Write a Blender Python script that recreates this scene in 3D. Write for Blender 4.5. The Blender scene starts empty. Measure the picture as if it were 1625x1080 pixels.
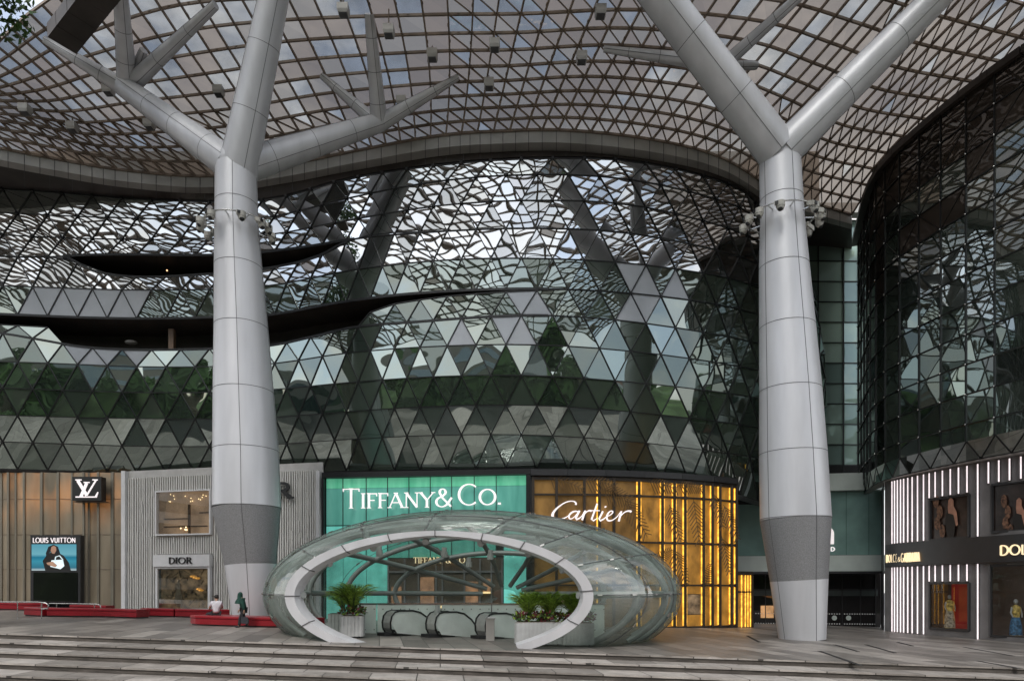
import bpy, bmesh, math, random
import numpy as np
from mathutils import Vector, Matrix
R = math.radians
random.seed(7)
# ------------------------------------------------------------------ camera, world, sun, exposure
F = 1083.0; CX = 812.5; HZ = 935.0; EYE = 2.0
scn = bpy.context.scene
COL = scn.collection
cam = bpy.data.cameras.new('camera'); camo = bpy.data.objects.new('camera', cam); COL.objects.link(camo)
camo.location = (0, 0, EYE); camo.rotation_euler = (R(90), 0, 0)
cam.sensor_width = 36; cam.lens = 36*F/1625; cam.shift_y = (HZ-540)/1625; cam.clip_end = 2000; cam.clip_start = .1
scn.camera = camo
scn.render.resolution_x = 1024; scn.render.resolution_y = 680
scn.view_settings.view_transform = 'Standard'; scn.view_settings.look = 'None'
scn.view_settings.exposure = 0.84; scn.view_settings.gamma = 1
world = bpy.data.worlds.new('World'); scn.world = world; world.use_nodes = True
nt = world.node_tree; nt.nodes.clear()
wo = nt.nodes.new('ShaderNodeOutputWorld')
sky = nt.nodes.new('ShaderNodeTexSky'); sky.sky_type = 'NISHITA'; sky.sun_disc = False
sky.sun_elevation = R(48); sky.sun_rotation = R(200); sky.air_density = 1.2; sky.dust_density = 2
bg = nt.nodes.new('ShaderNodeBackground'); bg.inputs[1].default_value = .13
tc = nt.nodes.new('ShaderNodeTexCoord'); mp = nt.nodes.new('ShaderNodeMapping'); mp.inputs['Scale'].default_value = (1, 1, 2.2)
nz = nt.nodes.new('ShaderNodeTexNoise'); nz.inputs['Scale'].default_value = 3.2; nz.inputs['Detail'].default_value = 8; nz.inputs['Roughness'].default_value = .58
cr = nt.nodes.new('ShaderNodeValToRGB'); cr.color_ramp.elements[0].position = .42; cr.color_ramp.elements[1].position = .58
mx = nt.nodes.new('ShaderNodeMixRGB'); mx.inputs[2].default_value = (8.0, 7.8, 7.6, 1)
nt.links.new(tc.outputs['Generated'], mp.inputs[0]); nt.links.new(mp.outputs[0], nz.inputs[0]); nt.links.new(nz.outputs[0], cr.inputs[0])
mr = nt.nodes.new('ShaderNodeMapRange'); mr.inputs[3].default_value = .22; mr.inputs[4].default_value = 1
nt.links.new(cr.outputs[0], mr.inputs[0]); nt.links.new(mr.outputs[0], mx.inputs[0]); nt.links.new(sky.outputs[0], mx.inputs[1]); nt.links.new(mx.outputs[0], bg.inputs[0]); nt.links.new(bg.outputs[0], wo.inputs[0])
sl = bpy.data.lights.new('sun', 'SUN'); sl.energy = 1.0; sl.angle = R(20); sl.color = (1, .96, .9)
so = bpy.data.objects.new('sun', sl); COL.objects.link(so); so.rotation_euler = (R(42), 0, R(-20))
scn.cycles.max_bounces = 10; scn.cycles.transparent_max_bounces = 16; scn.cycles.glossy_bounces = 5
scn.cycles.caustics_reflective = False; scn.cycles.caustics_refractive = False; scn.cycles.sample_clamp_indirect = 4

# ------------------------------------------------------------------ helpers
def W(px, py, D): return Vector(((px-CX)/F*D, D, EYE+(HZ-py)/F*D))
def GZ(x): return .06-.024*max(-45, min(45, x))
def Wz(px, D, z): return Vector(((px-CX)/F*D, D, z))
def Wg(px, D, dz=0):
    x = (px-CX)/F*D; return Vector((x, D, GZ(x)+dz))
def cr_interp(xs, ys, x):
    n = len(xs)
    if x <= xs[0]: return ys[0]+(ys[1]-ys[0])/(xs[1]-xs[0])*(x-xs[0])
    if x >= xs[-1]: return ys[-1]+(ys[-1]-ys[-2])/(xs[-1]-xs[-2])*(x-xs[-1])
    i = max(k for k in range(n-1) if xs[k] <= x)
    t = (x-xs[i])/(xs[i+1]-xs[i])
    def m(k):
        if k == 0: return (ys[1]-ys[0])/(xs[1]-xs[0])
        if k == n-1: return (ys[-1]-ys[-2])/(xs[-1]-xs[-2])
        a = (ys[k]-ys[k-1])/(xs[k]-xs[k-1]); b = (ys[k+1]-ys[k])/(xs[k+1]-xs[k])
        return (a+b)/2
    h = xs[i+1]-xs[i]
    return (2*t**3-3*t*t+1)*ys[i]+(t**3-2*t*t+t)*h*m(i)+(-2*t**3+3*t*t)*ys[i+1]+(t**3-t*t)*h*m(i+1)
def link(o, parent=None):
    COL.objects.link(o)
    if parent is not None: o.parent = parent
    return o
def tag(o, label=None, cat=None, group=None, kind=None):
    if label: o['label'] = label
    if cat: o['category'] = cat
    if group: o['group'] = group
    if kind: o['kind'] = kind
    return o
def thing(name, label, cat, loc=(0, 0, 0), group=None):
    o = bpy.data.objects.new(name, None); o.location = loc; link(o); tag(o, label, cat, group)
    return o
class MB:
    def __init__(s): s.v = []; s.f = []; s.m = []; s.sm = []
    def add(s, vs, fs, mi=0, smooth=False):
        b = len(s.v); s.v += [tuple(v) for v in vs]
        for f in fs: s.f.append(tuple(b+i for i in f)); s.m.append(mi); s.sm.append(smooth)
    def box(s, c, size, ax=None, mi=0):
        c = Vector(c); X, Y, Z = ax if ax else (Vector((1, 0, 0)), Vector((0, 1, 0)), Vector((0, 0, 1)))
        a, b, d = size[0]/2, size[1]/2, size[2]/2
        vs = [c+X*a*i+Y*b*j+Z*d*k for k in (-1, 1) for j in (-1, 1) for i in (-1, 1)]
        s.add(vs, [(0, 2, 3, 1), (4, 5, 7, 6), (0, 1, 5, 4), (2, 6, 7, 3), (0, 4, 6, 2), (1, 3, 7, 5)], mi)
    def bar(s, p, q, w, h, up=Vector((0, 0, 1)), mi=0):
        p = Vector(p); q = Vector(q); d = q-p
        if d.length < 1e-5: return
        d.normalize(); x = d.cross(up)
        if x.length < 1e-4: x = d.cross(Vector((0, 1, 0)))
        x.normalize(); y = x.cross(d).normalized()
        vs = [e+x*w/2*i+y*h/2*j for e in (p, q) for (i, j) in ((-1, -1), (1, -1), (1, 1), (-1, 1))]
        s.add(vs, [(0, 1, 2, 3), (7, 6, 5, 4), (0, 4, 5, 1), (1, 5, 6, 2), (2, 6, 7, 3), (3, 7, 4, 0)], mi)
    def tube(s, pts, rad, n=10, mi=0, cap=True, smooth=True):
        pts = [Vector(p) for p in pts]; N = len(pts)
        if not hasattr(rad, '__len__'): rad = [rad]*N
        prev = None; vs = []
        for i in range(N):
            d = (pts[min(i+1, N-1)]-pts[max(i-1, 0)]).normalized()
            if prev is None:
                x = d.cross(Vector((0, 0, 1)))
                if x.length < .05: x = d.cross(Vector((0, 1, 0)))
                x.normalize()
            else: x = (prev-d*prev.dot(d)).normalized()
            prev = x; y = d.cross(x)
            for k in range(n):
                a = 2*math.pi*k/n; vs.append(pts[i]+(x*math.cos(a)+y*math.sin(a))*rad[i])
        fs = [(i*n+k, i*n+(k+1) % n, (i+1)*n+(k+1) % n, (i+1)*n+k) for i in range(N-1) for k in range(n)]
        b = len(s.v); s.add(vs, fs, mi, smooth)
        if cap: s.add([vs[k] for k in range(n)], [tuple(range(n-1, -1, -1))], mi); s.add(vs[-n:], [tuple(range(n))], mi)
    def prism(s, poly, axis, mi=0):      # poly of 3D points extruded by vector axis
        n = len(poly); axis = Vector(axis); vs = [Vector(p) for p in poly]+[Vector(p)+axis for p in poly]
        s.add(vs, [tuple(range(n-1, -1, -1)), tuple(range(n, 2*n))]+[(i, (i+1) % n, n+(i+1) % n, n+i) for i in range(n)], mi)
    def ball(s, c, r, n=8, m=6, mi=0, sc=(1, 1, 1)):
        c = Vector(c); vs = []; fs = []
        for i in range(m+1):
            t = math.pi*i/m
            for k in range(n):
                a = 2*math.pi*k/n; vs.append(c+Vector((r*sc[0]*math.sin(t)*math.cos(a), r*sc[1]*math.sin(t)*math.sin(a), r*sc[2]*math.cos(t))))
        for i in range(m):
            for k in range(n): fs.append((i*n+k, (i+1)*n+k, (i+1)*n+(k+1) % n, i*n+(k+1) % n))
        s.add(vs, fs, mi, True)
    def build(s, name, mats, parent=None, origin=None):
        me = bpy.data.meshes.new(name)
        off = Vector((0, 0, 0))
        if parent is not None: off = parent_world(parent)
        if origin is not None: off = Vector(origin)
        me.from_pydata([(v[0]-off[0], v[1]-off[1], v[2]-off[2]) for v in s.v], [], s.f)
        if not isinstance(mats, (list, tuple)): mats = [mats]
        for m in mats: me.materials.append(m)
        me.polygons.foreach_set('material_index', s.m); me.polygons.foreach_set('use_smooth', s.sm)
        me.validate(); me.update()
        o = bpy.data.objects.new(name, me); link(o, parent)
        if origin is not None:
            o.location = origin if parent is None else Vector(origin)-parent_world(parent)
        return o
def parent_world(o):
    l = Vector((0, 0, 0))
    while o is not None: l += o.location; o = o.parent
    return l
def rnd_attr(o):      # a random value per face for panel to panel variation
    me = o.data; a = me.color_attributes.new('rnd', 'FLOAT_COLOR', 'CORNER'); data = []
    for p in me.polygons:
        c = (random.random(), random.random(), random.random(), 1)
        for _ in p.loop_indices: data += c
    a.data.foreach_set('color', data); return o
# ------------------------------------------------------------------ materials
def newmat(name):
    m = bpy.data.materials.new(name); m.use_nodes = True; t = m.node_tree; t.nodes.clear()
    return m, t, t.nodes.new, t.links.new
def M(name, col, rough=.5, metal=0, var=.12, scale=2.0, bump=0, emit=0, bscale=None, spec=.5, ecol=None, stretch=(1, 1, 1)):
    m, t, N, L = newmat(name)
    out = N('ShaderNodeOutputMaterial'); b = N('ShaderNodeBsdfPrincipled'); L(b.outputs[0], out.inputs[0])
    tcn = N('ShaderNodeTexCoord'); mpn = N('ShaderNodeMapping'); mpn.inputs['Scale'].default_value = stretch
    L(tcn.outputs['Object'], mpn.inputs[0])
    n1 = N('ShaderNodeTexNoise'); n1.inputs['Scale'].default_value = scale; n1.inputs['Detail'].default_value = 6; L(mpn.outputs[0], n1.inputs[0])
    r = N('ShaderNodeMapRange'); r.inputs[1].default_value = .3; r.inputs[2].default_value = .7
    r.inputs[3].default_value = 1-var; r.inputs[4].default_value = 1+var; L(n1.outputs[0], r.inputs[0])
    mu = N('ShaderNodeMixRGB'); mu.blend_type = 'MULTIPLY'; mu.inputs[0].default_value = 1; mu.inputs[1].default_value = (*col, 1); L(r.outputs[0], mu.inputs[2])
    L(mu.outputs[0], b.inputs['Base Color']); b.inputs['Roughness'].default_value = rough; b.inputs['Metallic'].default_value = metal
    b.inputs['Specular IOR Level'].default_value = spec
    if emit:
        b.inputs['Emission Strength'].default_value = emit
        if ecol: b.inputs['Emission Color'].default_value = (*ecol, 1)
        else: L(mu.outputs[0], b.inputs['Emission Color'])
    if bump:
        n2 = N('ShaderNodeTexNoise'); n2.inputs['Scale'].default_value = bscale or scale*6; n2.inputs['Detail'].default_value = 5; L(mpn.outputs[0], n2.inputs[0])
        bp = N('ShaderNodeBump'); bp.inputs['Strength'].default_value = bump; bp.inputs['Distance'].default_value = .03
        L(n2.outputs[0], bp.inputs['Height']); L(bp.outputs[0], b.inputs['Normal'])
    return m
def mirror_glass(name, base, gcol, f0, f1, tilt=.05, wav=.3, wscale=1.1, rough=.015, stretch=(1, 1, 1)):
    m, t, N, L = newmat(name)
    out = N('ShaderNodeOutputMaterial'); ms = N('ShaderNodeMixShader'); L(ms.outputs[0], out.inputs[0])
    df = N('ShaderNodeBsdfDiffuse'); gl = N('ShaderNodeBsdfGlossy'); gl.inputs['Roughness'].default_value = rough
    gl.inputs['Color'].default_value = (*gcol, 1)
    at = N('ShaderNodeAttribute'); at.attribute_name = 'rnd'
    sp = N('ShaderNodeSeparateColor'); L(at.outputs['Color'], sp.inputs[0])
    hs = N('ShaderNodeMixRGB'); hs.inputs[1].default_value = (*base, 1); hs.inputs[2].default_value = (base[0]*2.6, base[1]*2.4, base[2]*2.2, 1)
    L(sp.outputs[2], hs.inputs[0]); L(hs.outputs[0], df.inputs[0])
    # normal: small tilt of each pane plus a wavy surface
    sb = N('ShaderNodeVectorMath'); sb.operation = 'SUBTRACT'; sb.inputs[1].default_value = (.5, .5, .5); L(at.outputs['Color'], sb.inputs[0])
    sc = N('ShaderNodeVectorMath'); sc.operation = 'SCALE'; sc.inputs['Scale'].default_value = tilt; L(sb.outputs[0], sc.inputs[0])
    tcn = N('ShaderNodeTexCoord'); mpn = N('ShaderNodeMapping'); mpn.inputs['Scale'].default_value = stretch
    off = N('ShaderNodeVectorMath'); off.operation = 'SCALE'; off.inputs['Scale'].default_value = 9; L(at.outputs['Color'], off.inputs[0])
    ad0 = N('ShaderNodeVectorMath'); L(tcn.outputs['Object'], ad0.inputs[0]); L(off.outputs[0], ad0.inputs[1]); L(ad0.outputs[0], mpn.inputs[0])
    n2 = N('ShaderNodeTexNoise'); n2.inputs['Scale'].default_value = wscale; n2.inputs['Detail'].default_value = 0; L(mpn.outputs[0], n2.inputs[0])
    bp = N('ShaderNodeBump'); bp.inputs['Strength'].default_value = wav; bp.inputs['Distance'].default_value = .06; L(n2.outputs[0], bp.inputs['Height'])
    ad = N('ShaderNodeVectorMath'); L(bp.outputs[0], ad.inputs[0]); L(sc.outputs[0], ad.inputs[1])
    nm = N('ShaderNodeVectorMath'); nm.operation = 'NORMALIZE'; L(ad.outputs[0], nm.inputs[0]); L(nm.outputs[0], gl.inputs['Normal'])
    mr = N('ShaderNodeMapRange'); mr.inputs[3].default_value = f0; mr.inputs[4].default_value = f1; L(sp.outputs[0], mr.inputs[0])
    L(mr.outputs[0], ms.inputs[0]); L(df.outputs[0], ms.inputs[1]); L(gl.outputs[0], ms.inputs[2])
    return m
def clear_glass(name, tint, refl, rough=.01, dirt=0.0, dcol=(.5, .5, .5), wav=0, wscale=1, fr=.55):
    m, t, N, L = newmat(name)
    out = N('ShaderNodeOutputMaterial'); ms = N('ShaderNodeMixShader'); tr = N('ShaderNodeBsdfTransparent'); tr.inputs[0].default_value = (*tint, 1)
    gl = N('ShaderNodeBsdfGlossy'); gl.inputs['Roughness'].default_value = rough
    lw = N('ShaderNodeLayerWeight'); lw.inputs[0].default_value = .35
    mr = N('ShaderNodeMapRange'); mr.inputs[3].default_value = refl; mr.inputs[4].default_value = min(.95, refl+fr); L(lw.outputs['Fresnel'], mr.inputs[0])
    L(mr.outputs[0], ms.inputs[0]); L(tr.outputs[0], ms.inputs[1]); L(gl.outputs[0], ms.inputs[2])
    if wav:
        tcn = N('ShaderNodeTexCoord'); n2 = N('ShaderNodeTexNoise'); n2.inputs['Scale'].default_value = wscale; L(tcn.outputs['Object'], n2.inputs[0])
        bp = N('ShaderNodeBump'); bp.inputs['Strength'].default_value = wav; bp.inputs['Distance'].default_value = .05; L(n2.outputs[0], bp.inputs['Height']); L(bp.outputs[0], gl.inputs['Normal'])
    last = ms
    if dirt:
        tcn = N('ShaderNodeTexCoord'); n1 = N('ShaderNodeTexNoise'); n1.inputs['Scale'].default_value = .8; n1.inputs['Detail'].default_value = 7; L(tcn.outputs['Object'], n1.inputs[0])
        r = N('ShaderNodeMapRange'); r.inputs[1].default_value = .3; r.inputs[2].default_value = .75; r.inputs[3].default_value = dirt*.4; r.inputs[4].default_value = dirt*1.6; L(n1.outputs[0], r.inputs[0])
        m2 = N('ShaderNodeMixShader'); d = N('ShaderNodeBsdfDiffuse'); d.inputs[0].default_value = (*dcol, 1)
        L(r.outputs[0], m2.inputs[0]); L(ms.outputs[0], m2.inputs[1]); L(d.outputs[0], m2.inputs[2]); last = m2
    L(last.outputs[0], out.inputs[0]); return m
def frit(name, col, tcol, trans, var=.15):
    m, t, N, L = newmat(name)
    out = N('ShaderNodeOutputMaterial'); ms = N('ShaderNodeMixShader'); df = N('ShaderNodeBsdfDiffuse'); tl = N('ShaderNodeBsdfTranslucent')
    at = N('ShaderNodeAttribute'); at.attribute_name = 'rnd'; sp = N('ShaderNodeSeparateColor'); L(at.outputs['Color'], sp.inputs[0])
    tcn = N('ShaderNodeTexCoord'); n1 = N('ShaderNodeTexNoise'); n1.inputs['Scale'].default_value = .25; n1.inputs['Detail'].default_value = 4; L(tcn.outputs['Object'], n1.inputs[0])
    a = N('ShaderNodeMath'); a.operation = 'ADD'; L(sp.outputs[0], a.inputs[0]); L(n1.outputs[0], a.inputs[1])
    mr = N('ShaderNodeMapRange'); mr.inputs[1].default_value = .4; mr.inputs[2].default_value = 1.6; mr.inputs[3].default_value = 1-var; mr.inputs[4].default_value = 1+var; L(a.outputs[0], mr.inputs[0])
    for nd, c in ((df, col), (tl, tcol)):
        mu = N('ShaderNodeMixRGB'); mu.blend_type = 'MULTIPLY'; mu.inputs[0].default_value = 1; mu.inputs[1].default_value = (*c, 1); L(mr.outputs[0], mu.inputs[2]); L(mu.outputs[0], nd.inputs[0])
    ms.inputs[0].default_value = trans; L(df.outputs[0], ms.inputs[1]); L(tl.outputs[0], ms.inputs[2])
    m2 = N('ShaderNodeMixShader'); tr = N('ShaderNodeBsdfTransparent'); m2.inputs[0].default_value = .12; L(ms.outputs[0], m2.inputs[1]); L(tr.outputs[0], m2.inputs[2])
    L(m2.outputs[0], out.inputs[0]); return m
MT = {}
MT['column'] = M('column_metal', (.62, .625, .65), .42, .2, .1, .9, .12, bscale=.8, stretch=(1.4, 1.4, .22))
MT['joint'] = M('dark_joint', (.09, .09, .095), .6)
MT['mesh'] = M('perforated_cladding', (.27, .27, .275), .6, .3, .35, 38, .4, bscale=60)
MT['bronze'] = M('lattice_bronze', (.21, .163, .127), .55, .1, .3, 1.5)
MT['gutter'] = M('gutter_metal', (.42, .41, .39), .45, .2, .15, .8)
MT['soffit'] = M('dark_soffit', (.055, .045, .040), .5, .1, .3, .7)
MT['black'] = M('black_void', (.012, .012, .013), .7)
MT['mullion'] = M('black_mullion', (.018, .019, .02), .35, .3)
MT['facade'] = mirror_glass('facade_mirror_glass', (.028, .040, .033), (.46, .52, .49), .2, .70, .055, .46, .6)
MT['facade_top'] = mirror_glass('facade_upper_glass', (.02, .026, .026), (.80, .82, .83), .45, .88, .05, .38, .62)
MT['facade_pale'] = M('pale_sky_reflection_pane', (.42, .45, .49), .12, 0, .06, 1)  # bright sky reflection painted as a plain pale colour on chosen panes
MT['dark_glass'] = mirror_glass('dark_curtain_glass', (.026, .036, .032), (.66, .70, .68), .35, .9, .04, .5, .5, stretch=(1, 1, .6))
MT['green_glass'] = mirror_glass('green_curtain_glass', (.13, .19, .175), (.7, .85, .82), .05, .17, .03, .9, .6, stretch=(.5, .5, 1.8))
MT['steel'] = M('stainless_steel', (.55, .55, .54), .22, .9, .1, 3)
MT['grey_tube'] = M('grey_painted_tube', (.38, .40, .39), .4, .2, .08, 1)
MT['white'] = M('white_paint', (.72, .72, .72), .5, 0, .06, 2)
MT['letter'] = M('lit_white_letter', (.85, .78, .78), .5, 0, .03, 2, emit=.45)
MT['letter_black'] = M('black_letter', (.02, .02, .02), .35)
MT['letter_gold'] = M('lit_gold_letter', (1, .80, .50), .5, 0, .03, 2, emit=.45)
MT['led'] = M('white_light_strip', (1, .88, .90), .5, 0, .1, 2, emit=.55)
MT['red'] = M('red_bench_vinyl', (.27, .012, .02), .35, 0, .15, 1.5, .15)
MT['stone_grey'] = M('grey_stone_wall', (.17, .165, .165), .5, 0, .15, 1.5)
MT['dark_grey'] = M('charcoal_panel', (.03, .03, .032), .4)
MT['pale_green'] = M('pale_green_panel', (.60, .67, .63), .35, 0, .1, .8)
MT['teal_wall'] = M('teal_glass_wall', (.21, .34, .31), .25, 0, .25, .5)
MT['wood'] = M('warm_wood', (.20, .11, .055), .45, 0, .3, 3, stretch=(1, 1, .2))
MT['skin'] = M('skin', (.42, .25, .17), .5)
MT['hair'] = M('dark_hair', (.015, .012, .01), .5)
MT['shirt'] = M('white_shirt', (.62, .60, .64), .8, 0, .1, 8, .3)
MT['trousers'] = M('black_trousers', (.02, .02, .024), .8)
MT['green_cloth'] = M('dark_green_cloth', (.008, .052, .038), .8, 0, .25, 8, .3)
MT['leaf'] = M('leaf_green', (.24, .37, .055), .5, 0, .5, 6)
MT['leaf_dark'] = M('leaf_dark_green', (.05, .10, .025), .5, 0, .5, 6)
MT['leaf_red'] = M('leaf_red', (.16, .035, .04), .5, 0, .5, 6)
MT['tree_leaf'] = M('tree_leaf', (.065, .14, .03), .55, 0, .5, .6)
MT['bark'] = M('bark', (.09, .07, .05), .8, 0, .3, 3, .5)
MT['rubber'] = M('black_rubber', (.012, .012, .012), .35)
MT['camera_white'] = M('camera_housing', (.42, .41, .37), .4, 0, .15, 6)
MT['pod_glass'] = clear_glass('pod_glass', (.76, .84, .80), .04, .03, .36, (.27, .31, .285), .25, .9, .22)
MT['rail_glass'] = clear_glass('balustrade_glass', (.8, .9, .86), .08, .02, .55, (.62, .70, .64))
MT['newel'] = M('brushed_newel_metal', (.55, .54, .52), .35, .45, .15, 4)
MT['frost'] = M('frosted_green_glass', (.84, .90, .86), .15, 0, .12, 1.2)
MT['shop_glass'] = clear_glass('shop_glass', (.85, .87, .86), .05)
MT['canopy_clear'] = clear_glass('canopy_clear_glass', (.42, .43, .43), .06, .02, .3, (.28, .265, .25), .1, .6)
MT['canopy_front'] = clear_glass('canopy_front_glass', (.9, .93, .95), .05, .02, .08, (.5, .5, .5))  # clearer copy for the unseen rows, brightens the canopy's reflection in the facade
MT['frit_tan'] = frit('canopy_tan_frit', (.24, .19, .15), (.165, .13, .10), .5)
MT['frit_grey'] = frit('canopy_grey_frit', (.22, .198, .175), (.175, .16, .14), .55)
MT['asphalt'] = M('asphalt', (.05, .05, .052), .85, 0, .2, .5, .3)
def paving(name, ang, cols, bw, bh, rough=.35):
    m, t, N, L = newmat(name)
    out = N('ShaderNodeOutputMaterial'); b = N('ShaderNodeBsdfPrincipled'); L(b.outputs[0], out.inputs[0])
    tcn = N('ShaderNodeTexCoord'); mpn = N('ShaderNodeMapping'); mpn.inputs['Rotation'].default_value = (0, 0, ang); L(tcn.outputs['Object'], mpn.inputs[0])
    br = N('ShaderNodeTexBrick'); br.inputs['Scale'].default_value = 1; br.inputs['Brick Width'].default_value = bw; br.inputs['Row Height'].default_value = bh
    br.inputs['Mortar Size'].default_value = .018; br.inputs['Mortar Smooth'].default_value = .1; br.inputs['Bias'].default_value = 0
    br.inputs['Color1'].default_value = (0, 0, 0, 1); br.inputs['Color2'].default_value = (1, 1, 1, 1); br.inputs['Mortar'].default_value = (.5, .5, .5, 1)
    L(mpn.outputs[0], br.inputs[0])
    rp = N('ShaderNodeValToRGB'); rp.color_ramp.interpolation = 'CONSTANT'; e = rp.color_ramp.elements
    e[0].position = 0; e[0].color = (*cols[0], 1); e[1].position = .3; e[1].color = (*cols[1], 1)
    for p, c in ((.58, cols[2]), (.82, cols[3])):
        k = e.new(p); k.color = (*c, 1)
    L(br.outputs['Color'], rp.inputs[0])
    n1 = N('ShaderNodeTexNoise'); n1.inputs['Scale'].default_value = 1.6; n1.inputs['Detail'].default_value = 10; n1.inputs['Roughness'].default_value = .72; L(tcn.outputs['Object'], n1.inputs[0])
    r = N('ShaderNodeMapRange'); r.inputs[1].default_value = .3; r.inputs[2].default_value = .7; r.inputs[3].default_value = .62; r.inputs[4].default_value = 1.25; L(n1.outputs[0], r.inputs[0])
    mu = N('ShaderNodeMixRGB'); mu.blend_type = 'MULTIPLY'; mu.inputs[0].default_value = 1; L(rp.outputs[0], mu.inputs[1]); L(r.outputs[0], mu.inputs[2])
    m3 = N('ShaderNodeMixRGB'); m3.inputs[2].default_value = (.06, .055, .05, 1); L(br.outputs['Fac'], m3.inputs[0]); L(mu.outputs[0], m3.inputs[1]); L(m3.outputs[0], b.inputs['Base Color'])
    r2 = N('ShaderNodeMapRange'); r2.inputs[3].default_value = rough-.12; r2.inputs[4].default_value = rough+.2; L(n1.outputs[0], r2.inputs[0]); L(r2.outputs[0], b.inputs['Roughness'])
    n3 = N('ShaderNodeTexNoise'); n3.inputs['Scale'].default_value = 30; L(tcn.outputs['Object'], n3.inputs[0])
    bp = N('ShaderNodeBump'); bp.inputs['Strength'].default_value = .25; bp.inputs['Distance'].default_value = .01; L(n3.outputs[0], bp.inputs['Height']); L(bp.outputs[0], b.inputs['Normal'])
    return m
PAVC = [(.145, .132, .12), (.22, .20, .182), (.18, .165, .15), (.31, .285, .26)]
MT['paving'] = paving('plaza_paving', R(-101), PAVC, 3.4, .8, .42)
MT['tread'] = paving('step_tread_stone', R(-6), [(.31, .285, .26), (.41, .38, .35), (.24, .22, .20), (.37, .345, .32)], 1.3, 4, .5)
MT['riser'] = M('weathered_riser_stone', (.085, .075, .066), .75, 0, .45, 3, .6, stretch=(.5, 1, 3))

# ------------------------------------------------------------------ setting: ground, steps
def step_edge(x): return 21.75-.11*x      # depth of the plaza edge at x
STEP_T, STEP_R, NST = 1.15, .185, 6
mb = MB(); xs = np.linspace(-70, 60, 66)
for a, b in zip(xs[:-1], xs[1:]):
    mb.add([(a, step_edge(a), GZ(a)), (b, step_edge(b), GZ(b)), (b, 80, GZ(b)), (a, 80, GZ(a))], [(0, 1, 2, 3)])
tag(mb.build('plaza', MT['paving']), 'grey stone plaza paved in long strips', kind='structure')
mb = MB()
for k in range(NST):
    for a, b in zip(xs[:-1], xs[1:]):
        def zz(x, k): return GZ(x)-STEP_R*k
        ya, yb = step_edge(a)-STEP_T*k, step_edge(b)-STEP_T*k
        # nosing 5 cm, shadow gap and riser
        mb.add([(a, ya, zz(a, k)), (b, yb, zz(b, k)), (b, yb, zz(b, k)-.05), (a, ya, zz(a, k)-.05)], [(0, 3, 2, 1)], 0)
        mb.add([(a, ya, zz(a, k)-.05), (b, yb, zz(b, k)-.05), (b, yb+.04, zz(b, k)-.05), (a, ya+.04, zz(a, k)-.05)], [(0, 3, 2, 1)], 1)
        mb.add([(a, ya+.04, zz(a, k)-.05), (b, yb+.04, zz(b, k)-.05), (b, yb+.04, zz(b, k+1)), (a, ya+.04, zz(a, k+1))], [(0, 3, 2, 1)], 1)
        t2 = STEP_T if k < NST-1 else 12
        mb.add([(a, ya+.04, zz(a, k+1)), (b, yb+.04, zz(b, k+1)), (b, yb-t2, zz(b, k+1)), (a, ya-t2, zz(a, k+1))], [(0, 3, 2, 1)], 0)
tag(mb.build('steps', [MT['tread'], MT['riser']]), 'broad shallow stone steps with dark weathered risers', kind='structure')
mb = MB(); mb.add([(-900, -900, -2.4), (900, -900, -2.4), (900, 900, -2.4), (-900, 900, -2.4)], [(0, 1, 2, 3)])
tag(mb.build('ground', MT['asphalt']), 'dark asphalt ground around the plaza', kind='structure')
# drain slots in the paving
mb = MB()
for (p0, y0, p1, y1) in ((1186, 1008, 1205, 1018), (1324, 1022, 1362, 1033), (1300, 1032, 1366, 1055), (1374, 1022, 1420, 1035), (1424, 1018, 1448, 1024), (1530, 1026, 1608, 1040), (1552, 1048, 1620, 1060)):
    def gp(px, py):
        D = 20
        for _ in range(20): D = (EYE-GZ((px-CX)/F*D)-.006)*F/(py-HZ)
        return Wg(px, D, .006)
    a, b = gp(p0, y0), gp(p1, y1); mb.bar(a, b, .13, .006)
tag(mb.build('drain_slot', MT['black']), 'narrow dark drainage slots set flush in the plaza paving', 'drain', kind='stuff')

# ------------------------------------------------------------------ canopy
NETU = [((-640, 150), (-660, 128), (-690, 100), 26.6, 27.0, 27.2),  # bottom, middle, top image positions used only to survey the shell; each point is then placed at its own height
 ((-260, 175), (-300, 150), (-340, 130), 26.6, 27.0, 27.2), ((-60, 222), (-140, 165), (-190, 190), 26.6, 27.4, 27.6),
 ((90, 252), (0, 165), (-95, 150), 26.6, 27.8, 28.2), ((200, 270), (95, 168), (-15, 78), 26.6, 28.4, 29.0), ((330, 279), (200, 150), (62, 10), 26.6, 28.8, 29.6),
 ((450, 262), (350, 130), (215, -80), 26.6, 28.9, 30.2), ((560, 240), (500, 108), (400, -85), 26.6, 28.9, 30.2), ((690, 216), (690, 95), (668, -85), 26.6, 28.7, 30),
 ((787, 208), (815, 92), (858, -85), 26.6, 28.5, 29.8), ((909, 207), (975, 85), (1065, -85), 26.6, 28.3, 29.5), ((1050, 224), (1150, 105), (1290, -75), 26.6, 28.0, 29),
 ((1150, 252), (1262, 145), (1430, -50), 26.6, 27.6, 28.5), ((1240, 305), (1350, 185), (1540, -20), 26.6, 27.2, 27.8), ((1352, 340), (1462, 205), (1690, 28), 26.6, 26.8, 27)]
NP = []
for st in NETU:
    NP.append([Vector((((p[0]-CX)/F)*D, D, z)) for p, z in zip(st[:3], st[3:]) for D in [(z-EYE)*F/(HZ-p[1])]])
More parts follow.
